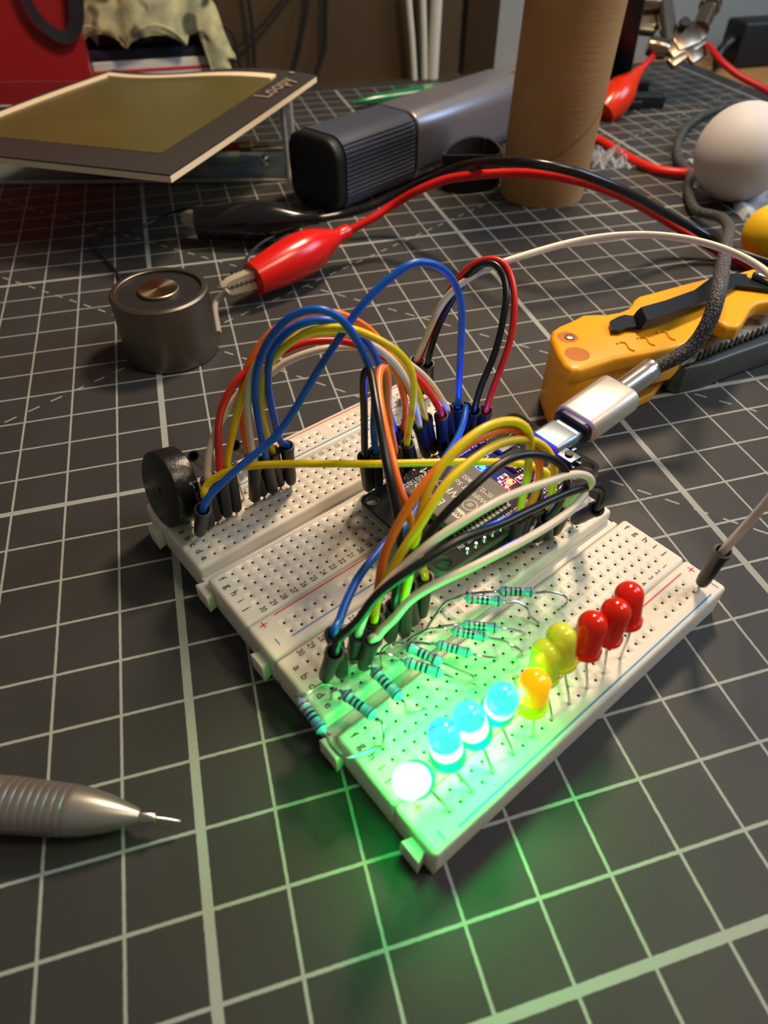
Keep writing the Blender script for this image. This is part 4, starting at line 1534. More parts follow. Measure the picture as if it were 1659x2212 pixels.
# strap roll leaning at the tool
st0 = atz(1015, 395, 0)
strap = pmat('black_strap_webbing', (34, 33, 33), .8, bump=(1200, .6, .0004))
mb = MB()
rr_o, rr_i = [], []
rings_ = []
for k in range(49):
    a = 0.4 + k / 48 * 2 * PI * 1.12
    rad = 14.5 + 1.3 * k / 48
    c_ = st0 + Vector((math.cos(a) * rad, math.sin(a) * rad * .8, 0))
    nn_ = Vector((math.cos(a), math.sin(a), 0))
    lo_, hi_ = 0.2, 15.5 + 1.5 * math.sin(a * 2)
    rings_.append([c_ + nn_ * .8 + Vector((0, 0, lo_)), c_ + nn_ * .8 + Vector((0, 0, hi_)), c_ - nn_ * .8 + Vector((0, 0, hi_)), c_ - nn_ * .8 + Vector((0, 0, lo_))])
mb.rings(rings_, 0, (True, True), True)
tag(mb.build('strap_roll', strap), 'rolled black strap standing between the grey tool and the cardboard tube', 'strap')

# green pen behind the tool
g0, g1 = atz(760, 222, 4), atz(1010, 190, 5)
pen = thing('green_pen', 'shiny green pen lying behind the grey tool', 'pen', (g0.x, g0.y, 0))
gm = pmat('green_pen_plastic', (16, 116, 72), .18, coat=.6)
mb = MB()
mb.lathe([(0, .4), (4, 1.3), (14, 3.0), (30, 4.2), (48, 4.6)], g0, g1 - g0, 24)
mb.build('pen_tip', gm, pen)
mb = MB()
mb.lathe([(0, 4.6), (6, 4.7)], g0 + (g1 - g0).normalized() * 48, g1 - g0, 24)
mb.build('pen_band', pmat('pale_green_band', (110, 160, 96), .3), pen)
mb = MB()
mb.lathe([(0, 4.6), (70, 4.2), (90, 3.0), (96, 1)], g0 + (g1 - g0).normalized() * 54, g1 - g0, 24)
mb.build('pen_barrel', gm, pen)
mb = MB()
q0, q1 = atz(975, 200, 24), atz(1003, 190, 24)
mb.tube([q0, q1], .8, 8)
mb.lathe([(-1.4, .2), (-1, 1.2), (0, 1.5), (1, 1.2), (1.4, .2)], q0 + (q1 - q0) * .4, q1 - q0, 14)
mb.lathe([(-1.4, .2), (-1, 1.2), (0, 1.5), (1, 1.2), (1.4, .2)], q1, q1 - q0, 14)
tag(mb.build('small_rod', M['chrome']), 'tiny chrome rod with two beads resting on the grey tool', 'metal rod')

# =================================================================== YELLOW KNIFE / MULTITOOL
KZ = 22.0
yel = pmat('yellow_nylon', (246, 170, 24), .36, sss=.15, radius=(1, .6, .2), sscale=.001)


def K(px, py, z=KZ):
    s_ = 2.968
    q = atz(1100 + px / s_, 400 + py / s_, z)
    return (q.x, q.y)


kn = thing('folding_knife', 'yellow folding knife lying on the mat with a black pocket clip', 'knife', atz(1300, 850, 0))
outl = [K(*q) for q in ((268, 975), (275, 925), (320, 895), (400, 862), (470, 826), (540, 822), (620, 822), (700, 808), (760, 785), (785, 760), (800, 728), (830, 705), (900, 688), (1000, 660), (1150, 620), (1310, 582), (1410, 570), (1480, 552), (1560, 530), (1630, 545),
                        (1700, 580), (1800, 590), (1840, 660), (1800, 735), (1659, 745), (1600, 752), (1560, 780), (1530, 830), (1500, 880), (1470, 905), (1400, 905), (1350, 880), (1300, 850), (1270, 880), (1230, 950), (1150, 1010), (1000, 1052), (850, 1080), (690, 1110), (560, 1150), (470, 1182), (400, 1185), (350, 1150), (310, 1080))]
mb = MB()
mb.prism(outl, 17.0, KZ, 0, bev=1.4)
mb.build('handle_scale', yel, kn)
mb = MB()
core_out = [K(*q) for q in ((300, 935), (340, 905), (470, 845), (620, 840), (1000, 680), (1300, 610), (1250, 860), (1120, 1000), (850, 1070), (690, 1095), (560, 1135), (470, 1165), (400, 1170), (355, 1140), (325, 1080))]
mb.prism(core_out, 9.0, 17.6, 0, bev=.8)
mb.build('handle_core', yel, kn)
mb = MB()
base_out = [K(*q) for q in ((274, 980), (280, 930), (325, 900), (470, 832), (620, 828), (690, 900), (660, 1112), (560, 1145), (470, 1178), (400, 1181), (352, 1148), (314, 1080))]
mb.prism(base_out, 0.1, 19.0, 0, bev=1.2)
mb.build('butt_end', yel, kn)
mb = MB()
lo_out = [K(*q) for q in ((690, 900), (1100, 720), (1200, 800), (1040, 980), (880, 1050), (690, 1085))]
mb.prism(lo_out, 0.1, 3.2, 0, bev=.6)
mb.build('lower_scale', yel, kn)
for cx_, cy_, r_ in ((375, 975, 2.6), (435, 1083, 3.1)):
    p = K(cx_, cy_)
    mb = MB()
    mb.lathe([(0, r_ + .35), (.05, r_), (.06, .1)], (p[0], p[1], KZ + .01), (0, 0, 1), 24)
    mb.build('flat_recess_disc', pmat('recess_shade_orange', (190, 104, 14), .6), kn)  # flat disc on the handle; the hole's shade is put into its darker orange
    if r_ < 3:
        mb = MB()
        mb.lathe([(0, 1.5), (.3, 1.4), (.5, .9)], (p[0] + .3, p[1] - .5, KZ + .05), (0, 0, 1), 18)
        mb.build('screw', M['steel'], kn)
mb = MB()
for k in range(3):
    bx, by = 690 + k * 130, 1010 - k * 35
    P = [Vector((*K(bx, by + 10), KZ + .05)), Vector((*K(bx + 15, by), KZ + .1)), Vector((*K(bx + 55, by + 5), KZ + .1)), Vector((*K(bx + 85, by + 45), KZ + .1)), Vector((*K(bx + 115, by + 55), KZ + .05))]
    mb.tube(spline(P, 5), .35, 6)
mb.build('grip_ridges', yel, kn)
clipm = pmat('black_steel_clip', (34, 42, 52), .35, metal=.6)
mb = MB()


def strip(sect):
    """sect: list of ((pxA,pyA),(pxB,pyB),z): a bent strip of sheet metal"""
    rr = []
    for a, b2, z in sect:
        A = Vector((*K(*a, z), z))
        B = Vector((*K(*b2, z), z))
        rr.append([A, B, B + Vector((0, 0, .9)), A + Vector((0, 0, .9))])
    mb.rings(rr, 0, (True, True), False)


strip([((640, 890), (650, 945), KZ + .6), ((690, 862), (700, 950), KZ + .5), ((735, 848), (750, 930), KZ + .5), ((790, 855), (810, 925), KZ + .6), ((812, 825), (850, 925), KZ + 2.2), ((840, 800), (880, 885), KZ + 3.6),
       ((1000, 755), (1040, 835), KZ + 3.6), ((1180, 690), (1220, 770), KZ + 3.2), ((1260, 630), (1290, 755), KZ + 2.2), ((1320, 590), (1350, 715), KZ + 1.0), ((1450, 582), (1460, 660), KZ + .6), ((1560, 590), (1570, 672), KZ + .6), ((1700, 620), (1700, 690), KZ + .6)])
mb.build('pocket_clip', clipm, kn)
p = K(1545, 615)
mb = MB()
mb.lathe([(0, 1.6), (.1, 1.5)], (p[0], p[1], KZ + 1.55), (0, 0, 1), 16)
mb.build('clip_hole', yel, kn)
p = K(1640, 640)
mb = MB()
mb.box((p[0], p[1], KZ + 2.6), (6, 8, 2.4), 0, bev=.6)
mb.build('bright_rivet', M['chrome'], kn)
# the toothed steel parts under the yellow scale
mb = MB()
tt = []
for k in range(24):
    x = 1200 + k * 34
    y = 1098 - k * 13.5
    tt.append(K(x, y, 13))
    tt.append(K(x + 19, y - 30, 13))
mb.prism([K(1110, 1128, 13)] + tt + [K(2050, 640, 13), K(1700, 640, 13), K(1400, 760, 13), K(1200, 900, 13)], 11.2, 13.4, 0)
mb.build('serrated_blade', pmat('dirty_steel', (222, 216, 210), .42, metal=.3, var=(260, (96, 88, 82))), kn)
mb = MB()
mb.prism([K(*q, 8) for q in ((1030, 1150), (1060, 1185), (1130, 1200), (1300, 1160), (1500, 1085), (1800, 985), (1980, 940), (1980, 700), (1500, 850), (1300, 950), (1150, 1040))], 0.1, 9.4, 0, bev=.8)
mb.build('lower_blade_body', pmat('grey_cast_body', (96, 100, 98), .5, metal=.4), kn)

# =================================================================== MECHANICAL PENCIL
m0 = atz(-60, 1731, 5.4)
m1 = atz(302, 1764, 4.0)
mx_ = (m1 - m0).normalized()
mt = atz(365, 1771, 3.2)
Lm = (m1 - m0).length
pc = thing('mechanical_pencil', 'silver mechanical pencil pointing in from the left edge', 'pencil', (m0.x, m0.y, 0))
silver = pmat('satin_silver', (176, 168, 160), .34, metal=.8)
mb = MB()
prof = [(0, 4.5), (Lm * .2, 4.6)]
t_ = Lm * .2
for k in range(9):
    t_ = Lm * .2 + k * 1.35
    rB_ = 4.6 - k * .05
    prof += [(t_, rB_), (t_ + .06, rB_ - .06), (t_ + .18, rB_ - .06), (t_ + .28, rB_)]
rest = Lm - t_
for k in range(1, 11):
    f_ = k / 10
    prof.append((t_ + .3 + (rest - .3) * f_, 1.15 + (4.15 - 1.15) * (1 - f_ ** 1.6)))
mb.lathe(prof, m0, mx_, 48)
mb.build('barrel', silver, pc)
mb = MB()
mb.lathe([(0, 1.1), (2.6, 1.0), (2.8, .85), (2.9, .5)], m1, mx_, 24)
mb.build('tip_collar', M['tin'], pc)
mb = MB()
mb.lathe([(0, .38), (3.6, .36), (4.3, .2)], m1 + mx_ * 2.6, (mt - m1 - mx_ * 2.6), 12)
mb.build('lead_sleeve', M['tin'], pc)

# =================================================================== CLEAR BOX AND FRAMED SHEET
acr = clear_mat('clear_acrylic', (246, 248, 246), .98, .06, ior=1.12)
acr_edge = clear_mat('acrylic_edge', (230, 225, 210), .45, .2, body=(.6, .56, .5))
cA, cB = atz(-60, 398, 0), atz(625, 392, 0)
bd = (cB - cA)
bd.z = 0
bl = bd.length
bd.normalize()
bnv = Vector((-bd.y, bd.x, 0))
BH_, BDp = 33.0, 43.0
bxr = thing('acrylic_box', 'clear acrylic box on the mat beneath the black framed sheet', 'box', cA)
mb = MB()
up_ = Vector((0, 0, 1))
o_ = cA + Vector((0, 0, .1))
mb.box(o_ + bd * bl / 2 + bnv * 1 + up_ * BH_ / 2, (bl, 2, BH_), 0, (bd, bnv, up_))
mb.box(o_ + bd * (bl - 1) + bnv * (BDp / 2 + 1.2) + up_ * BH_ / 2, (2, BDp - 2.4, BH_), 0, (bd, bnv, up_))
mb.box(o_ + bd * bl / 2 + bnv * (BDp + 1) + up_ * BH_ / 2, (bl, 2, BH_), 0, (bd, bnv, up_))
mb.box(o_ + bd * bl / 2 + bnv * (BDp / 2 + 1) + up_ * 1, (bl - 4.2, BDp - 2.4, 2), 0, (bd, bnv, up_))
mb.build('walls', acr, bxr)
mb = MB()
for a_, b__ in (((0, 0, .6), (bl, 0, .6)), ((bl, 0, .6), (bl, 0, BH_)), ((bl, 0, .8), (bl, BDp, .8)), ((0, 0, BH_), (bl, 0, BH_)), ((bl, 0, BH_), (bl, BDp, BH_)), ((bl, BDp, .8), (bl, BDp, BH_))):
    mb.tube([o_ + bd * a_[0] + bnv * a_[1] + up_ * a_[2], o_ + bd * b__[0] + bnv * b__[1] + up_ * b__[2]], .9, 6)
mb.build('polished_edges', acr_edge, bxr)
for k, (t_, z_) in enumerate(((.16, 12), (.3, 12), (.62, 12), (.62, 30), (.93, 10), (.93, 30))):
    mb = MB()
    mb.lathe([(0, 2.6), (1.5, 2.3), (2.4, 1.2)], o_ + bd * bl * t_ + bnv * (-.2) + up_ * z_, -bnv, 14)
    mb.build('screw', M['tin'], bxr)
# small parts inside the box
for lab, t_, z_, c_ in (('red and cream screwdriver bit lying inside the clear box', .86, 26, (196, 52, 40)), ('red rod lying low inside the clear box', .84, 9, (190, 40, 44))):
    a = o_ + bd * bl * (t_ - .07) + bnv * 22 + up_ * z_
    b2 = o_ + bd * bl * (t_ + .09) + bnv * 26 + up_ * z_
    ro = thing('tool_bit', lab, 'tool bit', (a + b2) / 2)
    mb = MB()
    mb.tube([a, (a + b2) / 2], 2.0, 10)
    mb.build('red_shank', pmat('red_shank_plastic', c_, .4), ro)
    mb = MB()
    mb.tube([(a + b2) / 2, b2], 1.5, 10)
    mb.lathe([(-4, 1.2), (-3, 2.6), (3, 2.6), (4, 1.2)], (a + b2) / 2, b2 - a, 12)
    mb.build('brass_end', pmat('brass_end_metal', (214, 172, 110), .3, metal=.7), ro)
for q_ in range(2):
    pass

SHZ = 35.8
c_front = atz(368, 381, SHZ - 1)
c_right = atz(684, 172, SHZ + 1)
c_back = atz(242, 138, SHZ + 1)
c_left = c_front + (c_back - c_right)
sheet = thing('framed_sheet', 'black framed olive screen sheet lying slanted on the clear box', 'framed sheet', c_front)


def sh_pt(a, b2, dz=0.0):
    """a along the right-hand edge (front corner to right corner), b along the front edge towards the left"""
    p = c_front * (1 - a) * (1 - b2) + c_right * a * (1 - b2) + c_left * (1 - a) * b2 + c_back * a * b2
    wv = 3.2 * a * a * math.sin(PI * (b2 * 1.5 + .12)) - 1.2 * a * math.sin(PI * b2)
    return p + Vector((0, 0, wv + dz))


def sh_grid(mb, a0, a1, b0, b1, dz, th, na=12, nb=24, mi=0):
    top = [[sh_pt(a0 + (a1 - a0) * i / na, b0 + (b1 - b0) * j / nb, dz) for j in range(nb + 1)] for i in range(na + 1)]
    vs = [p for r in top for p in r]
    n = nb + 1
    m_ = len(vs)
    vs += [p - Vector((0, 0, th)) for p in vs]
    fs = []
    for i in range(na):
        for j in range(nb):
            q = i * n + j
            fs.append((q, q + 1, q + n + 1, q + n))
            fs.append((m_ + q + n, m_ + q + n + 1, m_ + q + 1, m_ + q))
    for i in range(na):
        for j in (0, nb):
            q = i * n + j
            fs.append((q, q + n, q + n + m_, q + m_))
    for j in range(nb):
        for i in (0, na):
            q = i * n + j
            fs.append((q, q + 1, q + 1 + m_, q + m_))
    mb.add(vs, fs, mi, True)


FA0, FA1, FB0, FB1 = .15, .90, .145, 0.945
mb = MB()
for a0, a1, b0, b1 in ((0, FA0, 0, 1), (FA1, 1, 0, 1), (FA0, FA1, 0, FB0), (FA0, FA1, FB1, 1)):
    sh_grid(mb, a0, a1, b0, b1, 0.6, .5)
mb.build('black_border', pmat('charcoal_card', (52, 47, 44), .6), sheet)
mb = MB()
sh_grid(mb, 0, 1, 0, 1, 0, 2.2)
mb.build('cream_backing', pmat('cream_foamboard', (232, 214, 180), .6), sheet)
mb = MB()
for a0, a1, b0, b1 in ((FA1 - .02, FA1 + .025, FB0, FB1), (FA0, FA1 + .025, FB1 - .012, FB1 + .012)):
    sh_grid(mb, a0, a1, b0, b1, 1.6, 1.0)
mb.build('cream_inner_edge', pmat('cream_cut_edge', (250, 226, 186), .5), sheet)
mb = MB()
sh_grid(mb, FA0 - .01, FA1 + .01, FB0 - .01, FB1 + .01, .75, .3)
mb.build('olive_film', pmat('olive_film_plastic', (98, 90, 48), .34, spec=.5, var=(12, (84, 78, 44))), sheet)
mb = MB()
e1 = (sh_pt(.9, .08) - sh_pt(.55, .08)).normalized()
e2 = (sh_pt(.7, .3) - sh_pt(.7, .08)).normalized()
e2 = (e2 - e1 * e2.dot(e1)).normalized()
text_into(mb, 'Loopy', sh_pt(.80, .08, .9), e1, e2, 11.5, bold=.01, lift=.2)
mb.box(sh_pt(.975, .10, 1.1), (2.5, 2.5, .2))
mb.build('lettering', pmat('pale_lettering', (150, 134, 120), .5), sheet)

# =================================================================== BACK LEFT: bag, box, cloth
bgp = atz(219, 250, 0)
redp = pmat('red_gift_paper', (150, 16, 22), .5, coat=.1)


def gp(u_off, v_off, z):
    q = bgp + GU * u_off + GV * v_off
    q.z = z
    return q


bag = thing('gift_bag', 'bright red paper gift bag standing at the back left', 'gift bag', bgp)
mb = MB()
prof_ = [(0, 0), (-170, -12), (-170, 14), (0, 24)]
rr = []
for z_, sc_ in ((0, 1), (80, .99), (180, .96)):
    rr.append([gp(x * sc_, y * sc_ + (4 if z_ == 80 else 0), z_ + .1) for x, y in prof_])
mb.rings(rr, 0, (True, True), False)
mb.build('bag_body', redp, bag)


def bag_face(px, py, off=2.0):
    """place on the front face of the bag"""
    n = (gp(-170, -12, 0) - gp(0, 0, 0)).cross(Vector((0, 0, 1))).normalized()
    if n.dot(Vector(CAM) - gp(0, 0, 0)) < 0:
        n = -n
    p0 = gp(0, 0, 0) + n * off
    d = Vector(ray(px, py))
    t = (p0 - Vector(CAM)).dot(n) / d.dot(n)
    return Vector(CAM) + d * t


mb = MB()
hp = [bag_face(*q) for q in ((45, -40), (65, 15), (95, 55), (135, 80), (155, 72), (165, 45), (164, 0), (162, -40))]
pp_ = spline(hp, 8)
rr = []
for i, p in enumerate(pp_):
    t__ = (pp_[min(i + 1, len(pp_) - 1)] - pp_[max(i - 1, 0)]).normalized()
    s__ = t__.cross(Vector(ray(100, 40)).normalized()).normalized()
    wd_ = 4.6 + 4.0 * i / len(pp_)
    nrm = t__.cross(s__)
    rr.append([p + s__ * wd_ / 2, p + s__ * wd_ / 2 - nrm * .4, p - s__ * wd_ / 2 - nrm * .4, p - s__ * wd_ / 2])
mb.rings(rr, 0, (True, True), False)
mb.build('ribbon_handle', pmat('black_ribbon', (30, 22, 26), .6), bag)

wbx = atz(493, 200, 0)
bx_o = Vector((wbx.x, wbx.y, 0))
bdir = (wallpt(488, 160) - wallpt(290, 175))
bdir.z = 0
bdir.normalize()
bnn = Vector((-bdir.y, bdir.x, 0))
box = thing('white_box', 'white carton with a red stripe standing under the cloth', 'carton', bx_o)
mb = MB()
BZ = 10.5
mb.box(bx_o - bdir * 40 + bnn * 12 + Vector((0, 0, BZ)), (80, 24, 2 * BZ - .2), 0, (bdir, bnn, Vector((0, 0, 1))), .8)
mb.build('carton_body', pmat('white_carton', (212, 204, 200), .6), box)
mb = MB()
mb.box(bx_o - bdir * 40 - bnn * .1 + Vector((0, 0, BZ + 5.0)), (80, .5, 1.6), 0, (bdir, bnn, Vector((0, 0, 1))))
mb.build('red_stripe', pmat('red_stripe_print', (196, 44, 52), .6), box)
mb = MB()
mb.box(bx_o - bdir * 48 + bnn * 12 + Vector((0, 0, 2 * BZ + 3.2)), (76, 24, 6), 0, (bdir, bnn, Vector((0, 0, 1))), 1.2)
tag(mb.build('dark_book', pmat('navy_cover', (30, 34, 48), .5)), 'dark flat book lying on the white carton beneath the cloth', 'book')

cl_c = bx_o - bdir * 42 + bnn * 2
cl_c.z = 2 * BZ + 6.3
cloth = pmat('printed_cloth', (214, 206, 150), .9, var=(90, (150, 150, 120)))
nt = cloth.node_tree
tc = nt.nodes.new('ShaderNodeTexCoord')
vo = nt.nodes.new('ShaderNodeTexNoise')
vo.inputs['Scale'].default_value = 75
vo.inputs['Detail'].default_value = 1
nt.links.new(tc.outputs['Object'], vo.inputs['Vector'])
r2_ = nt.nodes.new('ShaderNodeValToRGB')
r2_.color_ramp.elements[0].position = .34
r2_.color_ramp.elements[1].position = .42
r2_.color_ramp.elements[0].color = (*lin((70, 74, 80)), 1)
r2_.color_ramp.elements[1].color = (1, 1, 1, 1)
nt.links.new(vo.outputs['Fac'], r2_.inputs['Fac'])
mxn = nt.nodes.new('ShaderNodeMix')
mxn.data_type = 'RGBA'
mxn.blend_type = 'MULTIPLY'
mxn.inputs[0].default_value = .8
bs_ = nt.nodes['Principled BSDF']
oldc = bs_.inputs['Base Color'].links[0].from_socket
nt.links.new(oldc, mxn.inputs[6])
nt.links.new(r2_.outputs['Color'], mxn.inputs[7])
nt.links.new(mxn.outputs[2], bs_.inputs['Base Color'])
mb = MB()
NA, NB = 110, 44
rows_ = []
for i in range(NB + 1):
    v = i / NB
    row = []
    for j in range(NA):
        a = 2 * PI * j / NA
        r0 = v
        fold = math.sin(a * 7 + 1.3 * math.sin(a * 2)) * .5 + math.sin(a * 11 + 2) * .25
        R1 = 46 + fold * 10 * v
        x = math.cos(a) * R1 * (r0 ** .8)
        y = (math.sin(a) if math.sin(a) < 0 else .6 * math.sin(a)) * 12 * (1 + .3 * fold * v) * (r0 ** .8)
        z = 50 * (1 - v ** 1.8) - (12 + 9 * fold) * max(0, v - .72) / .28 + fold * 9 * v * (1 - v) * 2
        z += noise.noise(Vector((x, y, z)) * .05) * 9 + noise.noise(Vector((x, y, z)) * .14) * 3
        if -45 < x < 32:
            z = max(z, .4 + max(0, v - .6) * 32 * abs(math.sin(a * 3.5 + .6)))
        row.append(cl_c + bdir * x + bnn * y + Vector((0, 0, z)))
    rows_.append(row)
mb.rings(rows_[1:], 0, (True, False), True)
clo = mb.build('crumpled_cloth', cloth)
sol = clo.modifiers.new('thick', 'SOLIDIFY')
sol.thickness = .0012
tag(clo, 'crumpled pale yellow printed cloth heaped on the dark book', 'cloth')

# =================================================================== BACK RIGHT: helping-hand stand, lamp parts
hb = atz(1372, 222, 0)
hh = thing('soldering_helper_stand', 'black footed helping-hand stand with chrome rod and metal clamps', 'stand', hb)
blk = pmat('black_cast_metal', (20, 20, 22), .45)
mb = MB()
fa, fb = atz(1255, 234, 0), atz(1432, 234, 0)
dd_ = (fb - fa)
dd_.z = 0
ll = dd_.length
dd_.normalize()
dn_ = Vector((-dd_.y, dd_.x, 0))
mb.box((fa + fb) / 2 + Vector((0, 0, 3.6)) + dn_ * 4, (ll, 10, 7), 0, (dd_, dn_, up_), .8)
fa2, fb2 = atz(1255, 196, 0), atz(1396, 196, 0)
mb.box((fa2 + fb2) / 2 + Vector((0, 0, 3)), ((fb2 - fa2).length, 9, 6), 0, (dd_, dn_, up_), .8)
mb.box((fa + fa2) / 2 + Vector((0, 0, 2.5)) + dd_ * 20, (24, (fa2 - fa).length + 8, 5), 0, (dd_, dn_, up_), .8)
mb.build('foot', blk, hh)
mb = MB()
pst = atz(1325, 205, 0)
pl_ = lead_top = tip_from(pst, 1358, 10, 75)
mb.box((pst + pl_) / 2, (16, 9, (pl_ - pst).length + 30), 0, (dd_, (pl_ - pst).normalized().cross(dd_).normalized(), (pl_ - pst).normalized()), 1)
mb.build('post', blk, hh)
dc = depth(atz(1440, 215, 0)) - 22
mb = MB()
r0_, r1_ = atd(1446, 96, dc), atd(1432, -40, dc)
mb.tube([r0_, r1_], 5.0, 24)
mb.build('chrome_rod', M['chrome'], hh)


def knuckle(name, P, r_, mt=None, ax=Vector((1, 0, 0)), L=6):
    mb = MB()
    mb.lathe([(-L / 2, r_ * .4), (-L / 2, r_ * .85), (-L / 4, r_), (L / 4, r_), (L / 2, r_ * .85), (L / 2, r_ * .4)], P, ax, 20)
    return mb.build(name, mt or M['bronze'], hh)


knuckle('clamp_knob', atd(1420, 104, dc - 2), 5.5, ax=Vector(R[0]) + Vector(R[1]) * .3, L=12)
knuckle('clamp_knob', atd(1474, 57, dc - 4), 3.4, M['black'], ax=Vector(R[2]), L=9)
knuckle('clamp_knob', atd(1384, 8, dc + 2), 6.5, ax=Vector(R[0]), L=22)
knuckle('clamp_knob', atd(1515, 62, dc + 2), 4, ax=Vector(R[0]), L=8)
mb = MB()
for (ax0, ay0), (ax1, ay1), w_, th_ in (((1440, 112), (1516, 62), 13, 3), ((1452, 92), (1505, 70), 15, 4), ((1478, 118), (1512, 96), 16, 2.5), ((1446, 140), (1520, 84), 7, 3)):
    a, b2 = atd(ax0, ay0, dc - 3), atd(ax1, ay1, dc - 1)
    d = (b2 - a).normalized()
    s_ = d.cross(Vector(R[2])).normalized()
    mb.box((a + b2) / 2, ((b2 - a).length, w_, th_), 0, (d, s_, d.cross(s_)), 1.2)
mb.build('double_clamp', M['bronze'], hh)
mb = MB()
a, b2 = atd(1512, 62, dc), atd(1548, -20, dc + 4)
mb.tube([a, b2], 5.2, 18)
mb.lathe([(-3, 5.5), (-2, 6.6), (2, 6.6), (3, 5.5)], a + (b2 - a) * .62, b2 - a, 18)
mb.build('swivel_arm', M['bronze'], hh)
mb = MB()
for (ax0, ay0), (ax1, ay1), w_ in (((1392, -10), (1384, 74), 18), ((1400, 10), (1408, 66), 10), ((1362, 48), (1368, 62), 16)):
    a, b2 = atd(ax0, ay0, dc + 6), atd(ax1, ay1, dc + 4)
    d = (b2 - a).normalized()
    s_ = d.cross(Vector(R[2])).normalized()
    mb.box((a + b2) / 2, ((b2 - a).length, w_, 5), 0, (d, s_, d.cross(s_)), 2.2)
mb.build('hanging_clamp', pmat('dull_nickel', (104, 100, 84), .3, metal=.9), hh)

# red clip by the tube and its lead through the clamp
ca_, cb_ = atd(1300, 246, dc - 12), atd(1384, 150, dc - 10)
rc2 = thing('alligator_clip_lead', 'orange-red alligator clip lead behind the cardboard tube, held by the stand', 'alligator clip', ca_)
mb = MB()
boot(mb, ca_, cb_, [(0, 8, 8), (.2, 10, 10), (.5, 9.5, 9.5), (.75, 5.2, 5.2), (.9, 3.2, 3.2), (1, 2.6, 2.6)], 24)
mb.build('boot', pmat('orange_red_vinyl', (222, 50, 14), .2, spec=.6), rc2)
mb = MB()
mb.tube(spline([cb_, atd(1400, 134, dc - 8), atd(1420, 118, dc + 4), atd(1462, 112, dc + 10), atd(1500, 100, dc + 8), atd(1528, 100, dc - 2), atd(1555, 130, dc - 8), atd(1595, 162, dc - 12), atd(1640, 186, dc - 16), atd(1720, 230, dc - 20)], 8), 2.0, 12)
mb.build('cord', pmat('crimson_test_lead', (196, 30, 36), .35), rc2)
mb = MB()
mb.tube(spline([atz(1270, 296, 2.5), atz(1300, 306, 2.5), atz(1340, 330, 2.5), atz(1380, 352, 2.5), atz(1420, 367, 2.5), atz(1478, 374, 3), atz(1540, 372, 3), atz(1640, 360, 3)], 8), 2.2, 12)
tag(mb.build('red_lead', pmat('bright_red_lead', (220, 36, 24), .35)), 'bright red lead lying on the mat from the tube to under the grey cable', 'lead')

# power adapter on the wood at the far right
pa0 = atz(1578, 152, -3)
adp = thing('power_adapter', 'black power adapter block at the back right on bare wood', 'power adapter', pa0)
mb = MB()
mb.box(pa0 + GU * 42 + GV * 12 + Vector((0, 0, 14.5)), (80, 22, 29), 0, (GU, GV, up_), 2.5)
mb.build('adapter_body', pmat('black_abs', (22, 23, 26), .5), adp)
mb = MB()
mb.tube(spline([pa0 + GU * 3 + GV * 10 + Vector((0, 0, 14)), atd(1580, 88, depth(pa0) - 8), atd(1565, 100, depth(pa0) - 8), atd(1552, 118, depth(pa0) - 8), atd(1549, 150, depth(pa0) - 4)]), 3.4, 12)
mb.build('adapter_cord', M['black'], adp)

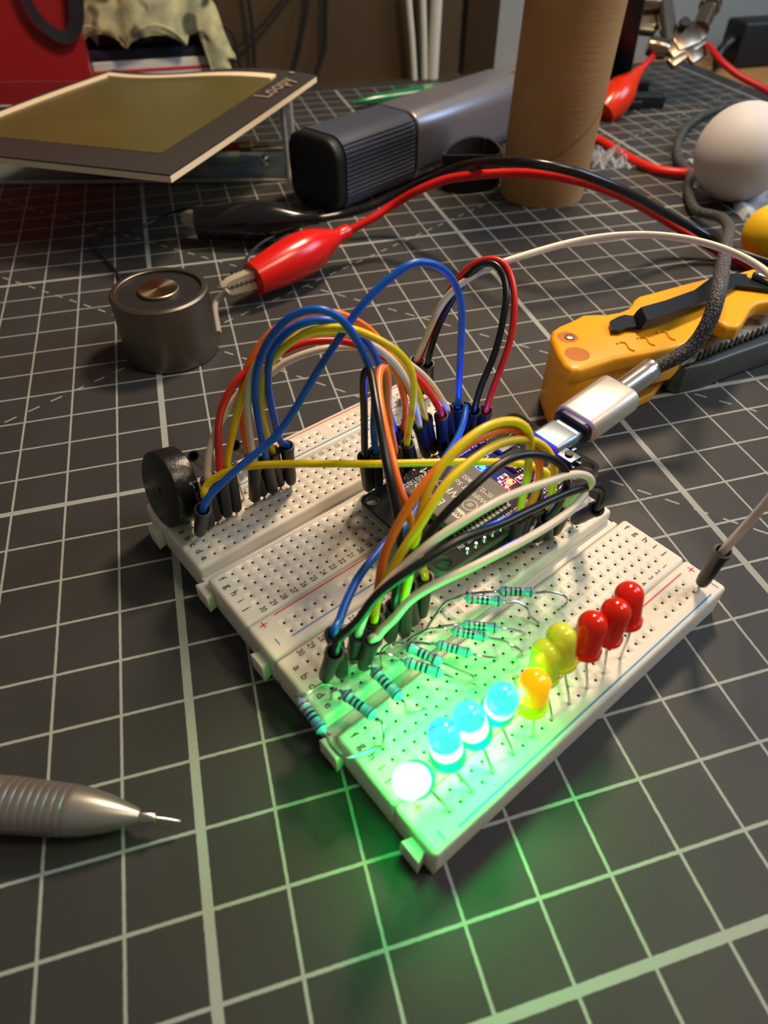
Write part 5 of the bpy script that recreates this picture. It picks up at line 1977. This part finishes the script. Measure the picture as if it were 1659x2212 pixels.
# ball, yellow ball and plastic bag on the right
bp0 = atz(1606, 400, 0)
BR = 21.5
bc0 = tip_from(Vector((bp0.x + 6, bp0.y + 8, BR)), 1604, 329, .01)
D_ = 318.0
bc0 = atd(1603, 330, 300)
for it in range(20):
    D_ = (BR - CAM[2]) / ray(1603, 330)[2]
bc0 = atd(1603, 330, D_)
mb = MB()
bs2 = 98 * D_ / F
bc0.z = bs2 + .1
mb.lathe([(-bs2 * math.cos(PI * k / 28), bs2 * math.sin(PI * k / 28) + .001) for k in range(29)], atd(1603, 330, (bs2 + .1 - CAM[2]) / ray(1603, 330)[2]), (0, 0, 1), 48)
tag(mb.build('white_ball', pmat('matt_white_plastic', (198, 194, 194), .6, sss=.1, sscale=.003)), 'matt greyish white ball resting in clear plastic at the right edge', 'ball')
yr = 60 * 250 / F
for _ in range(5):
    yd = (yr + .1 - CAM[2]) / ray(1668, 505)[2]
    yr = 60 * yd / F
mb = MB()
mb.lathe([(-yr * math.cos(PI * k / 24), yr * math.sin(PI * k / 24) + .001) for k in range(25)], atd(1668, 505, yd), (0, 0, 1), 40)
tag(mb.build('yellow_ball', pmat('yellow_foam', (244, 196, 18), .6)), 'small yellow ball cut off by the right edge', 'ball')


def film(name, label, cpx, cpy, rx, ry, hgt, seed, mt):
    c0 = atz(cpx, cpy, 0)
    mb = MB()
    n1, n2 = 40, 40
    vs, fs = [], []
    for i in range(n1 + 1):
        for j in range(n2 + 1):
            x, y = (i / n1 - .5) * 2, (j / n2 - .5) * 2
            e = 1 + .18 * noise.noise(Vector((x * 2, y * 2, seed)))
            p = c0 + Vector((R[0][0], R[0][1], 0)).normalized() * (x * rx * e) + Vector((.64, .77, 0)) * (y * ry * e)
            z = .4 + hgt * abs(noise.noise(Vector((x * 1.7, y * 1.7, seed + 3)))) * 1.6 + hgt * .35 * abs(noise.noise(Vector((x * 5, y * 5, seed + 9))))
            z *= max(0, 1 - max(abs(x), abs(y)) ** 6 * .7)
            p.z = max(.25, z)
            vs.append(p)
    for i in range(n1):
        for j in range(n2):
            q = i * (n2 + 1) + j
            fs.append((q, q + 1, q + n2 + 2, q + n2 + 1))
    mb.add(vs, fs, 0, True)
    return tag(mb.build(name, mt), label, 'plastic bag')


bagm = clear_mat('clear_bag_film', (250, 251, 252), .86, .1, bump=(120, .8, .002), body=(.7, .74, .8))
film('plastic_bag', 'crinkled clear plastic bag spread beneath the white ball', 1660, 420, 25, 44, 9, 1.0, bagm)
film('plastic_bag', 'crinkled clear plastic scrap at the foot of the cardboard tube', 1318, 350, 10, 11, 8, 5.0, bagm)
